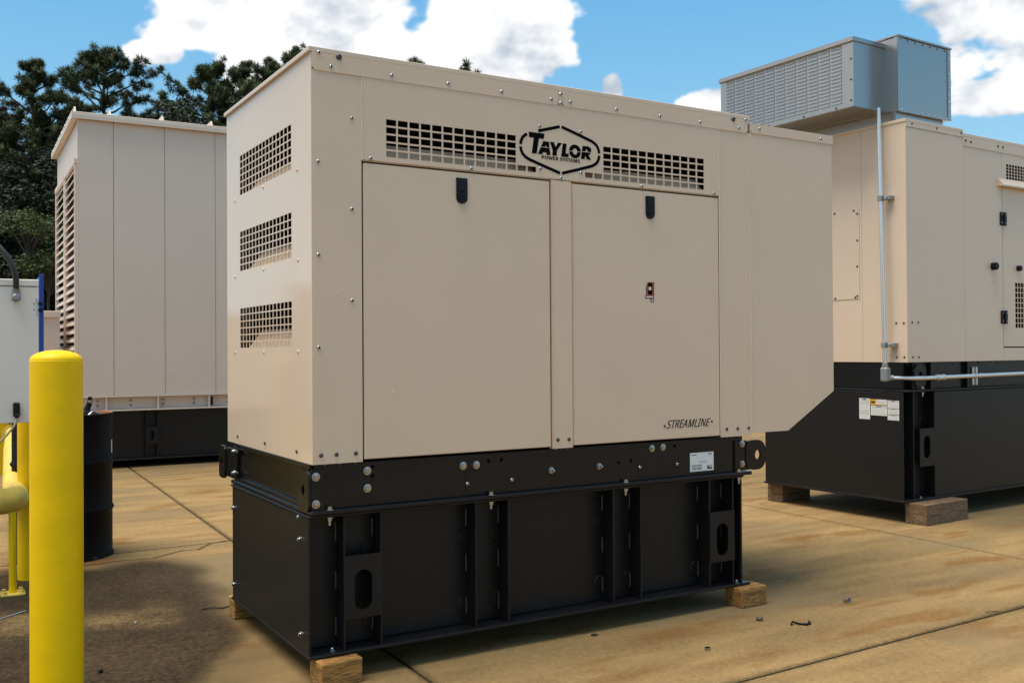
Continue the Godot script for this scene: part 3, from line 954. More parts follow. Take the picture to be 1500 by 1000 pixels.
# a decal in the outline of a state: dark field, orange and maroon borders, a pale round seal
func sticker(door: Node) -> void:
	var o := Vector2(1.606, 1.479)
	var outline := PackedVector2Array([Vector2(0.019, 0.095), Vector2(0.057, 0.095), Vector2(0.055, 0.003), Vector2(0.046, 0.001), Vector2(0.036, 0.002), Vector2(0.031, 0.018), Vector2(0.001, 0.018), Vector2(0.004, 0.030), Vector2(0.010, 0.044), Vector2(0.007, 0.062), Vector2(0.010, 0.078)])
	for k in outline.size():
		outline[k] += o
	var s := part("decal", MB.new().prism(outline, -0.001, 0.0002).done(), M.maroon, door)
	var inner := PackedVector2Array([Vector2(0.022, 0.093), Vector2(0.051, 0.093), Vector2(0.050, 0.034), Vector2(0.013, 0.034), Vector2(0.014, 0.080)])
	for k in inner.size():
		inner[k] += o
	part("decal_border", MB.new().prism(inner, 0.0, 0.0005).done(), M.orange, s)
	var field := PackedVector2Array([Vector2(0.020, 0.091), Vector2(0.046, 0.091), Vector2(0.046, 0.037), Vector2(0.018, 0.037)])
	for k in field.size():
		field[k] += o
	part("decal_field", MB.new().prism(field, 0.0, 0.0008).done(), M.dark_fill, s)
	part("decal_seal", MB.new().lathe([Vector2(0.009, 0), Vector2(0.009, 0.0011), Vector2(0.003, 0.0011)], 14, V(o.x + 0.031, o.y + 0.065, 0)).done(), M.paper, s)
	part("decal_print", MB.new().box(V(o.x + 0.008, o.y + 0.023, 0.0), V(o.x + 0.05, o.y + 0.029, 0.0006), 0.0).lathe([Vector2(0.005, 0), Vector2(0.005, 0.0007), Vector2(0, 0.0007)], 12, V(o.x + 0.045, o.y + 0.011, 0)).done(), M.paper, s)


# the emblem, raised black shapes painting the dark of its cut-outs: a long hexagon with rounded flanks, a stencilled name and a line of small capitals
func logo(panel: Node) -> void:
	var w0 := 0.0
	var w1 := 0.0028
	var right := [Vector2(1.1465, 2.243), Vector2(1.23, 2.2195), Vector2(1.305, 2.1975), Vector2(1.325, 2.188), Vector2(1.339, 2.176), Vector2(1.347, 2.160), Vector2(1.3495, 2.1455)]
	var c := Vector2(1.1413, 2.1405)
	var outline := MB.new()
	outline.ribbon(right, 0.0135, w0, w1)
	var lower := []
	for p in right:
		lower.append(Vector2(p.x, 2 * c.y - p.y))
	outline.ribbon(lower, 0.0135, w0, w1)
	var left := []
	for p in lower:
		left.append(Vector2(2 * c.x - p.x, p.y))
	outline.ribbon(left, 0.0135, w0, w1)
	outline.ribbon([Vector2(1.136, 2.243), Vector2(1.075, 2.226), Vector2(1.024, 2.2118)], 0.0135, w0, w1)
	outline.ribbon([Vector2(0.9665, 2.193), Vector2(0.955, 2.186), Vector2(0.943, 2.175), Vector2(0.936, 2.160), Vector2(0.933, 2.1455)], 0.0135, w0, w1)
	part("emblem_outline", outline.done(), M.dark_fill, panel)
	var letters := [
		[0.975, 2.203, 1.056, 2.203, 1.052, 2.180, 1.027, 2.180, 1.015, 2.112, 0.990, 2.112, 1.001, 2.180, 0.977, 2.180],
		[1.038, 2.1455, 1.050, 2.170, 1.079, 2.170, 1.0815, 2.1455, 1.067, 2.1455, 1.063, 2.154, 1.057, 2.1455],
		[1.022, 2.112, 1.0365, 2.1425, 1.082, 2.1425, 1.086, 2.112, 1.067, 2.112, 1.066, 2.122, 1.048, 2.122, 1.043, 2.112],
		[1.0845, 2.171, 1.105, 2.171, 1.114, 2.150, 1.126, 2.171, 1.147, 2.171, 1.1205, 2.136, 1.1185, 2.112, 1.0965, 2.112, 1.0985, 2.136],
		[1.152, 2.171, 1.172, 2.171, 1.1665, 2.128, 1.184, 2.128, 1.181, 2.112, 1.143, 2.112],
		[1.2545, 2.147, 1.2585, 2.171, 1.290, 2.171, 1.303, 2.165, 1.306, 2.155, 1.304, 2.147, 1.285, 2.147, 1.284, 2.156, 1.275, 2.156, 1.274, 2.147],
		[1.249, 2.112, 1.254, 2.1435, 1.302, 2.1435, 1.298, 2.136, 1.291, 2.133, 1.304, 2.112, 1.281, 2.112, 1.272, 2.130, 1.269, 2.112]]
	for l in letters:
		var p := PackedVector2Array()
		for k in range(0, l.size(), 2):
			p.append(Vector2(l[k], l[k + 1]))
		part("letter", MB.new().prism(p, w0, w1).done(), M.dark_fill, panel)
	var ring := MB.new()
	for s in [1.0, -1.0]:
		var p := PackedVector2Array()
		for k in 11:
			p.append(Vector2(1.2170, 2.1415 + s * 0.0016) + Vector2.from_angle(PI * k / 10.0) * Vector2(0.0315, 0.0290 * s))
		for k in 11:
			p.append(Vector2(1.2170, 2.1415 + s * 0.0016) + Vector2.from_angle(PI - PI * k / 10.0) * Vector2(0.0125, 0.0125 * s))
		ring.prism(p, w0, w1)
	part("letter", ring.done(), M.dark_fill, panel)
	part("lettering", lettering("POWER SYSTEMS", true, 1.041, 1.243, 2.0925, 2.1075, w0, w1, 0.0, FRONT), M.dark_fill, panel)


# ---------------------------------------------------------------- the set on the right

func right_generator() -> void:
	var o := V(4.806, 0.15, -0.999)
	var t := thing("generator_set", o, 0.032, "tan generator set at right edge with galvanized louvered hood on its roof", "generator", "enclosed generator sets in the yard")
	acc[t] = at(V(0, 0.15, 0))
	var be: Material = M.beige_second
	var L := 4.2
	var W := 1.42
	# end face, towards -x
	var e := part("end_panel", MB.new().frame(ALONG).sheet(Rect2(-W, 1.156, W - 0.384, 2.90 - 1.156), [], -0.003, 0.0).done(), be, t)
	part("end_panel", MB.new().frame(ALONG).sheet(Rect2(-0.382, 1.156, 0.195, 2.90 - 1.156), [], -0.003, 0.0).done(), be, t)
	var e2 := part("end_panel", MB.new().frame(ALONG).sheet(Rect2(-0.185, 1.156, 0.183, 2.90 - 1.156), [], -0.003, 0.0015).done(), be, t)
	part("seam_backing", MB.new().frame(ALONG).box(V(-W + 0.01, 1.16, -0.02), V(-0.01, 2.89, -0.006), 0.0).done(), M.dark_inside, t)
	part("folded_edge", MB.new().tube([V(0.001, 1.156, -0.0025), V(0.001, 2.90, -0.0025)], [0.004], 8).done(), be, e2)
	screws([[-0.091, 1.441], [-0.029, 1.440], [-0.088, 1.193], [-0.026, 1.194]], e2, ALONG, 0.0015, M.screw_dark)
	var cover := part("cover_plate", MB.new().frame(ALONG).box(V(-0.95, 1.632, 0.0002), V(-0.404, 2.313, 0.004), 0.001).done(), be, e)
	screws([[-0.627, 2.301], [-0.45, 2.302], [-0.419, 2.276], [-0.421, 2.074], [-0.423, 1.878], [-0.424, 1.655], [-0.628, 1.645], [-0.442, 1.645], [-0.85, 2.30], [-0.85, 1.645]], cover, ALONG, 0.004, M.screw_dark)
	# front face
	var fp := part("front_panel", bx(V(0.0, 1.156, -0.004), V(0.702, 2.856, 0.0)), be, t)
	screws([[0.054, 1.444], [0.126, 1.445], [0.058, 1.193], [0.13, 1.193]], fp, FRONT, 0.0, M.screw_dark)
	var fp2 := part("front_panel", bx(V(0.7045, 1.156, -0.004), V(1.213, 2.80, 0.0)), be, t)
	var hp := part("grille_panel", MB.new().sheet(Rect2(1.2155, 2.53, L - 1.2155, 0.27), grid(1.275, 2.590, 0.0405, 0.0245, 0.034, 0.0205, 14, 5), -0.003, 0.0).done(), be, t)
	var door := part("door", MB.new().sheet(Rect2(1.218, 1.266, 1.15, 1.262), grid(1.385, 1.415, 0.0405, 0.0405, 0.034, 0.034, 10, 9), -0.004, -0.0005).done(), be, t)
	part("door", MB.new().sheet(Rect2(2.374, 1.266, 1.15, 1.262), grid(2.45, 1.415, 0.0405, 0.0405, 0.034, 0.034, 10, 9), -0.004, -0.0005).done(), be, t)
	part("front_panel", bx(V(3.53, 1.266, -0.004), V(L, 2.528, 0.0)), be, t)
	part("bottom_rail", bx(V(1.2155, 1.156, -0.004), V(L, 1.256, 0.0)), be, t)
	part("air_baffle", MB.new().box(V(1.23, 2.56, -0.10), V(2.2, 2.565, -0.008), 0.0).done(), be, t)
	part("dark_inside", bx(V(0.01, 1.16, -W + 0.01), V(L - 0.01, 2.79, -0.06), 0.0), M.dark_inside, t)
	var ledge := part("rain_ledge", MB.new().frame(Basis(Vector3(0, 0, 1), Vector3(0, 1, 0), Vector3(1, 0, 0))).prism(PackedVector2Array([Vector2(0.0005, 2.585), Vector2(0.0005, 2.528), Vector2(0.050, 2.520), Vector2(0.050, 2.532), Vector2(0.008, 2.585)]), 1.150, L).done(), be, t)
	screws([[1.172, 2.572]], ledge, FRONT, 0.004, M.screw_dark)
	for y in [2.27, 1.497]:
		var hg := part("hinge", MB.new().box(V(1.176, y - 0.052, 0.0002), V(1.262, y + 0.052, 0.012), 0.004).tube([V(1.217, y - 0.05, 0.014), V(1.217, y + 0.05, 0.014)], [0.011], 10).done(), M.plastic, door)
		screws([[1.192, y + 0.034], [1.192, y - 0.034], [1.245, y + 0.034], [1.245, y - 0.034]], hg, FRONT, 0.012, M.zinc, "screw", null, 0.7)
	part("door_bumper", MB.new().lathe([Vector2(0.030, 0), Vector2(0.030, 0.035), Vector2(0.022, 0.042), Vector2(0, 0.042)], 18, V(1.074, 1.891, 0)).done(), M.plastic, fp2)
	part("door_knob", MB.new().lathe([Vector2(0.022, 0), Vector2(0.022, 0.028), Vector2(0.015, 0.033), Vector2(0, 0.033)], 18, V(1.424, 1.889, -0.0005)).done(), M.plastic, door)
	# roof
	var rf := part("roof", MB.new().box(V(-0.008, 2.893, -W - 0.01), V(0.698, 2.916, 0.004), 0.002).box(V(0.699, 2.862, -W - 0.01), V(L + 0.01, 2.888, 0.005), 0.002).done(), be, t)
	part("roof_skirt", bx(V(0.0, 2.8565, 0.0003), V(0.698, 2.8925, 0.004)), be, rf)
	part("roof_skirt", bx(V(0.699, 2.79, 0.0003), V(L, 2.8615, 0.005)), be, rf)
	screws([[0.069, 2.884], [0.363, 2.884], [0.67, 2.884]], rf, FRONT, 0.004, M.screw_dark)
	screws([[0.725, 2.833], [0.792, 2.83], [1.156, 2.836], [1.222, 2.836]], rf, FRONT, 0.005, M.screw_dark, "screw", null, 1.2)
	# skid and tank
	var sk := part("skid", MB.new().box(V(0.085, 0.958, -W + 0.03), V(L - 0.02, 1.1545, -0.10), 0.002).box(V(0.14, 0.958, -0.0995), V(L - 0.02, 1.1545, -0.05), 0.002).done(), M.black_skid, t)
	part("bottom_flange", bx(V(-0.05, 0.941, -W + 0.04), V(L, 0.957, -0.004), 0.003), M.black_skid, sk)
	part("skid_post", bx(V(0.30, 0.958, -0.0495), V(0.33, 1.15, -0.02)), M.black_skid, sk)
	part("skid_post", bx(V(0.76, 0.958, -0.0495), V(0.79, 1.15, -0.02)), M.black_skid, sk)
	screws([[-0.25, 1.135], [-0.06, 1.138]], sk, ALONG, -0.084, M.screw_dark, "bolt_end")
	screws([[0.28, 1.142], [0.62, 1.143], [0.95, 1.143], [1.2, 1.143]], sk, FRONT, -0.049, M.screw_dark, "bolt_end")
	part("lifting_eye", MB.new().ring(round_rect(Vector2(0.13, 0.975), Vector2(0.27, 1.14), 0.05), round_rect(Vector2(0.178, 1.03), Vector2(0.222, 1.085), 0.02), Vector2(0.2, 1.0575), -0.0495, -0.036).done(), M.black_skid, sk)
	var br := part("strut_bracket", MB.new().box(V(0.815, 0.972, -0.0485), V(0.905, 1.112, -0.044), 0.001).box(V(0.815, 0.972, -0.0435), V(0.828, 1.112, -0.012), 0.001).box(V(0.865, 0.972, -0.0435), V(0.878, 1.112, -0.012), 0.001).done(), M.conduit, sk)
	var tk := part("fuel_tank", bx(V(-0.045, 0.166, -1.295), V(L - 0.05, 0.938, -0.09), 0.002), M.black, t)
	part("end_plate", bx(V(-0.055, 0.152, -1.31), V(-0.0455, 0.9395, -0.006), 0.002), M.black, tk)
	part("bottom_flange", bx(V(-0.06, 0.1505, -1.325), V(L, 0.165, 0.004), 0.002), M.black, tk)
	part("wall_panel", bx(V(0.33, 0.166, -0.0895), V(L - 0.06, 0.938, -0.012), 0.002), M.black, tk)
	for u in [0.068, 0.3205]:
		part("stiffener", bx(V(u, 0.166, -0.0895), V(u + 0.009, 0.938, -0.008)), M.black, tk)
	part("plug_weld", MB.new().lathe([Vector2(0.04, 0), Vector2(0.037, 0.003), Vector2(0, 0.004)], 18, V(0.30, 0.72, -0.0895)).done(), M.black_skid, tk)
	for y in [0.86, 0.72, 0.60, 0.47, 0.33, 0.22]:
		part("weld_bead", MB.new().tube([V(0.064, y, -0.088), V(0.064, y + 0.06, -0.088)], [0.005], 6).done(), M.weld_lit, tk)
	var c := Vector2(0.226, 0.535)
	part("lifting_plate", MB.new().ring(rect(Vector2(0.142, 0.395), Vector2(0.319, 0.672)), round_rect(c - Vector2(0.038, 0.082), c + Vector2(0.038, 0.082), 0.037, 6), c, -0.014, -0.006).done(), M.black, tk)
	part("flange_bolt", HANG, M.zinc, tk, at(V(0.196, 0.949, -0.02), UPWARD))
	part("tank_bolt", BOLT, M.zinc, tk, at(V(0.175, 0.165, -0.03), UPWARD))
	for l in [[-0.377, -0.283, 0.734, 0.888, "label_column"], [-0.278, -0.137, 0.842, 0.884, "label_warning"], [-0.276, -0.137, 0.766, 0.838, "label_table"], [-0.132, -0.036, 0.824, 0.880, "label_table"], [-0.132, -0.036, 0.779, 0.820, "label_column"], [-0.132, -0.036, 0.738, 0.775, "label_table"]]:
		part("warning_label", label_quad(ALONG, l[0], l[1], l[2], l[3], 0.0558), M[l[4]], tk)
	# conduit
	var pipe := part("conduit", MB.new().tube([V(-0.055, 1.14, -0.150), V(-0.055, 3.02, -0.185)], [0.0155], 14).done(), M.conduit, t)
	for y in [2.355, 1.283]:
		var zz: float = -0.150 - (y - 1.14) * 0.0186
		part("clamp", MB.new().box(V(-0.055, y - 0.014, zz + 0.018), V(-0.0005, y + 0.014, zz + 0.075), 0.002).box(V(-0.075, y - 0.02, zz - 0.019), V(-0.036, y + 0.02, zz + 0.019), 0.003).done(), M.cast, pipe)
		part("clamp_screw", BOLT, M.zinc, pipe, at(V(-0.057, y, zz + 0.045), ALONG.scaled(Vector3.ONE * 0.7)))
	part("conduit_elbow", MB.new().box(V(-0.082, 1.015, -0.178), V(-0.026, 1.120, -0.118), 0.010).tube([V(-0.055, 1.119, -0.150), V(-0.055, 1.15, -0.150)], [0.022], 14).tube([V(-0.035, 1.042, -0.142), V(-0.008, 1.042, -0.113)], [0.022], 14).done(), M.cast, pipe)
	var run := part("conduit", MB.new().tube([V(-0.03, 1.042, -0.135), V(0.02, 1.041, -0.085), V(0.08, 1.040, -0.030), V(0.14, 1.040, 0.004), V(0.20, 1.040, 0.018), V(0.30, 1.041, 0.018), V(1.6, 1.053, 0.018), V(3.2, 1.065, 0.018)], [0.0165], 14).done(), M.conduit, t)
	part("coupling", MB.new().tube([V(0.30, 1.041, 0.018), V(0.405, 1.042, 0.018)], [0.0215], 14).tube([V(0.31, 1.041, 0.018), V(0.325, 1.041, 0.018)], [0.026], 14).tube([V(0.38, 1.042, 0.018), V(0.395, 1.042, 0.018)], [0.026], 14).done(), M.conduit, run)
	part("pipe_strap", MB.new().tube([V(0.858, 1.046, 0.018), V(0.878, 1.046, 0.018)], [0.0195], 14).box(V(0.855, 1.03, -0.012), V(0.88, 1.062, 0.012), 0.002).done(), M.conduit, run)
	part("pipe_strap", MB.new().box(V(1.9, 1.03, -0.045), V(1.93, 1.08, 0.012), 0.002).tube([V(1.9, 1.055, 0.018), V(1.93, 1.055, 0.018)], [0.0195], 14).done(), M.conduit, run)
	roof_hood(t)


func roof_hood(t: Node3D) -> void:
	var g: Material = M.galvanized
	var hx0 := -0.32
	var hx1 := 0.018
	var z0 := -1.52
	var z1 := -0.196
	var y0 := 3.005
	var y1 := 3.50
	# left box, its long side louvered
	var cols := 11
	var rows := 16
	var pitch := 1.17 / cols
	var holes := []
	for k in cols:
		for r in rows:
			var zz := -1.46 + k * pitch
			holes.append(Rect2(zz + 0.010, y0 + 0.042 + r * 0.0268, pitch - 0.024, 0.0055))
	var hd := part("louvered_hood", MB.new().frame(ALONG).sheet(Rect2(z0, y0, z1 - z0, y1 - y0), holes, -hx0 - 0.002, -hx0).done(), g, t)
	for h in holes:
		# each louver a pressed half-round hood over its slot
		var m := MB.new().frame(ALONG, V(hx0, 0, 0))
		var u0: float = h.position.x
		var u1: float = h.end.x
		var top: float = h.end.y + 0.0105
		var low: float = h.position.y - 0.003
		m.quad(V(u0 - 0.004, low, 0.0065), V(u1 + 0.004, low, 0.0065), V(u1 + 0.006, top, 0.0002), V(u0 - 0.006, top, 0.0002), V(0, 0.32, 0.947))
		m.tri(V(u0 - 0.006, top, 0.0002), V(u0 - 0.006, low, 0.0002), V(u0 - 0.004, low, 0.0065), V(-0.95, 0.1, 0.3))
		m.tri(V(u1 + 0.006, top, 0.0002), V(u1 + 0.006, low, 0.0002), V(u1 + 0.004, low, 0.0065), V(0.95, 0.1, 0.3))
		part("louver", m.done(), g, hd)
	part("hood_front", MB.new().box(V(hx0 + 0.0005, y0, z1 - 0.003), V(hx1 + 0.1, y1, z1), 0.001).done(), g, hd)
	part("hood_underside", bx(V(hx0 + 0.001, y0 - 0.004, z0), V(hx1 + 0.09, y0 - 0.0005, z1 - 0.001), 0.001), g, hd)
	part("hood_back", bx(V(hx0 + 0.002, y0, z0 + 0.001), V(hx1 + 0.1, y1, z0 + 0.004), 0.0), g, hd)
	part("hood_dark_inside", bx(V(hx0 + 0.05, y0 + 0.01, z0 + 0.02), V(hx1 + 0.05, y1 - 0.01, z1 - 0.02), 0.0), M.dark_inside, hd)
	part("hood_cap", MB.new().box(V(hx0 - 0.016, y1 - 0.028, z0 - 0.012), V(hx1 + 0.11, y1 + 0.006, z1 + 0.010), 0.003).done(), g, hd)
	for z in [-1.35, -1.0, -0.65, -0.35]:
		part("screw", SCREW, M.screw_dark, hd, at(V(hx0, y0 + 0.012, z), ALONG))
	for y in [3.05, 3.2, 3.35]:
		part("screw", SCREW, M.screw_dark, hd, at(V(hx0, y, z1 - 0.02), ALONG))
	# right box
	var b := part("duct_box", MB.new().box(V(0.02, 2.99, -1.30), V(0.652, 3.53, -0.075), 0.003).done(), g, t)
	part("corner_angle", MB.new().box(V(0.014, 2.985, -0.10), V(0.0195, 3.53, -0.068), 0.001).box(V(0.014, 2.985, -0.0745), V(0.045, 3.53, -0.069), 0.001).done(), g, b)
	part("corner_angle", MB.new().box(V(0.622, 2.985, -0.0745), V(0.66, 3.53, -0.069), 0.001).done(), g, b)
	part("bottom_angle", bx(V(0.046, 2.985, -0.0745), V(0.621, 3.012, -0.0695), 0.001), g, b)
	part("duct_cap", bx(V(0.008, 3.531, -1.31), V(0.666, 3.545, -0.062), 0.002), g, b)
	var s := []
	for k in 10:
		s.append([0.642, 3.02 + k * 0.054])
	for k in 8:
		s.append([0.06 + k * 0.08, 2.998])
	for k in 7:
		s.append([0.06 + k * 0.09, 3.518])
	screws(s, b, FRONT, -0.069, M.screw, "screw", null, 0.9)
	part("duct_base", bx(V(0.03, 2.8895, -1.40), V(0.60, 2.9895, -0.10), 0.001), g, t)


# ---------------------------------------------------------------- the tall set at the back left

func back_generator() -> void:
	var t := thing("generator_set", V(0.154, 0.08, -7.81), -0.025, "tall pinkish beige generator enclosure with louvered end, behind the front set at left", "generator", "enclosed generator sets in the yard")
	acc[t] = at(V(0, 0.08, 0))
	var be: Material = M.beige_third
	var L := 5.0
	var W := 2.45
	var x0 := 0.0
	for x1 in [0.358, 0.892, 1.446, 2.0, 2.55, 3.1, 3.65, 4.2, L]:
		part("wall_panel", bx(V(x0, 0.792, -0.03), V(x1 - 0.004, 3.77, 0.0), 0.002), be, t)
		part("panel_fold", bx(V(x1 - 0.016, 0.792, 0.0003), V(x1 - 0.004, 3.77, 0.004), 0.001), be, t)
		x0 = x1
	part("dark_inside", bx(V(0.08, 0.79, -W + 0.05), V(L, 3.74, -0.035), 0.0), M.dim, t)  # darkened box paints the shade behind the louver slats
	# end with two banks of louvers
	var e := part("end_wall", MB.new().frame(ALONG).sheet(Rect2(-W, 0.792, W - 0.031, 3.75 - 0.792), [Rect2(-1.13, 1.0, 1.02, 2.34), Rect2(-2.36, 1.0, 1.05, 2.34)], -0.01, 0.0).done(), be, t)
	part("corner_trim", bx(V(-0.004, 0.792, -0.03), V(-0.0005, 3.75, 0.002), 0.001), be, e)
	for z in [[-1.13, -0.11], [-2.36, -1.31]]:
		part("louver_frame", MB.new().frame(ALONG).box(V(z[0] - 0.05, 3.30, 0.0003), V(z[1] + 0.05, 3.36, 0.035), 0.003).box(V(z[0] - 0.045, 0.98, 0.0003), V(z[0], 3.299, 0.03), 0.003).box(V(z[1], 0.98, 0.0003), V(z[1] + 0.045, 3.299, 0.03), 0.003).done(), be, e)
		var y := 1.02
		while y < 3.27:
			var s := MB.new().frame(ALONG)
			s.prism_slat(z[0] + 0.001, z[1] - 0.001, y)
			part("louver_slat", s.done(), be, e)
			y += 0.0925
	# standing-seam roof
	var rf := part("roof", MB.new().box(V(-0.06, 3.771, -W - 0.08), V(L + 0.05, 3.84, 0.05), 0.004).done(), be, t)
	part("roof_edge", MB.new().box(V(-0.065, 3.765, 0.0505), V(L, 3.815, 0.056), 0.002).box(V(-0.066, 3.765, -W - 0.08), V(-0.0605, 3.845, 0.05), 0.002).done(), be, rf)
	for x in [-0.03, 0.321, 0.868, 1.404, 1.95, 2.5, 3.05, 3.6, 4.15]:
		part("roof_seam", MB.new().frame(Basis(Vector3(0, 0, 1), Vector3(0, 1, 0), Vector3(1, 0, 0))).prism(PackedVector2Array([Vector2(0.048, 3.84), Vector2(-W, 3.84), Vector2(-W, 3.90), Vector2(0.0, 3.90), Vector2(0.02, 3.875)]), x - 0.007, x + 0.007).done(), be, rf)
	for z in [-0.3, -0.7, -1.1, -1.5, -1.9, -2.3]:
		part("roof_screw", SCREW, M.screw, rf, at(V(-0.066, 3.825, z), ALONG.scaled(Vector3.ONE * 1.6)))
	# base frame: pale channel with ribs
	var ch := part("base_channel", MB.new().box(V(-0.02, 0.64, -W), V(L, 0.77, -0.075), 0.002).box(V(-0.03, 0.775, -W), V(L, 0.79, 0.012), 0.002).box(V(-0.03, 0.625, -W), V(L, 0.639, 0.012), 0.002).done(), be, t)
	for x in [0.279, 0.815, 1.371, 1.92, 2.48, 3.0]:
		part("channel_rib", bx(V(x - 0.008, 0.6395, -0.0745), V(x + 0.008, 0.7745, 0.008), 0.001), be, ch)
	for x in [0.20, 0.537, 0.881, 1.215, 1.60]:
		for y in [0.735, 0.685]:
			part("bolt", BOLT, M.cast, ch, at(V(x, y, -0.0745)))
	part("cable_gland", bx(V(1.385, 0.66, -0.07), V(1.41, 0.755, 0.01), 0.003), M.plastic, ch)
	var tk := part("fuel_tank", bx(V(0.0, 0.10, -W + 0.05), V(L, 0.624, -0.08), 0.002), M.black, t)
	part("bottom_flange", bx(V(-0.02, 0.081, -W), V(L, 0.099, 0.0), 0.002), M.black, tk)
	for x in [0.69, 0.81]:
		part("stiffener", bx(V(x - 0.005, 0.10, -0.0795), V(x + 0.005, 0.623, -0.01)), M.black, tk)
	part("lifting_plate", MB.new().ring(rect(Vector2(0.696, 0.25), Vector2(0.804, 0.44)), round_rect(Vector2(0.725, 0.29), Vector2(0.775, 0.405), 0.024), Vector2(0.75, 0.347), -0.02, -0.01).done(), M.black, tk)
	part("weld_bead", MB.new().tube([V(0.59, 0.37, -0.078), V(0.68, 0.37, -0.078)], [0.008], 6).tube([V(0.82, 0.37, -0.078), V(0.88, 0.37, -0.078)], [0.008], 6).done(), M.black_skid, tk)


func far_enclosure() -> void:
	var t := thing("small_enclosure", V(-2.4, 0, -8.55), 0, "low beige equipment enclosure on a black base, between blue post and louvered end", "enclosure")
	var be: Material = M.beige_third
	part("wall_panel", bx(V(-2.2, 0.56, -1.4), V(2.05, 1.66, 0.0), 0.002), be, t)
	part("wall_panel", bx(V(2.054, 0.56, -1.4), V(2.455, 1.66, -0.001), 0.002), be, t)
	part("roof", MB.new().box(V(-2.25, 1.661, -1.45), V(2.46, 1.735, 0.03), 0.004).done(), be, t)
	part("fuel_tank", bx(V(-2.15, 0.03, -1.35), V(2.40, 0.559, -0.03), 0.002), M.black, t)
	part("bottom_flange", bx(V(-2.2, 0.0, -1.4), V(2.43, 0.0295, 0.0), 0.002), M.black, t)


# ---------------------------------------------------------------- things at the left

func bollard(p: Vector3, r: float, h: float, label: String) -> Node3D:
	var t := thing("bollard", p, 0, label, "bollard", "yellow steel bollards")
	part("post", MB.new().frame(UPWARD).lathe([Vector2(r, -0.12), Vector2(r, h - 0.004), Vector2(r - 0.002, h)], 48, Vector3.ZERO, false).done(), M.yellow, t)
	var dome := []
	for k in 9:
		var a := PI / 2 * k / 8.0
		dome.append(Vector2((r - 0.001) * cos(a), h + 0.034 * sin(a)))
	part("cap", MB.new().frame(UPWARD).lathe(dome, 48, Vector3.ZERO, true).done(), M.yellow, t)
	return t


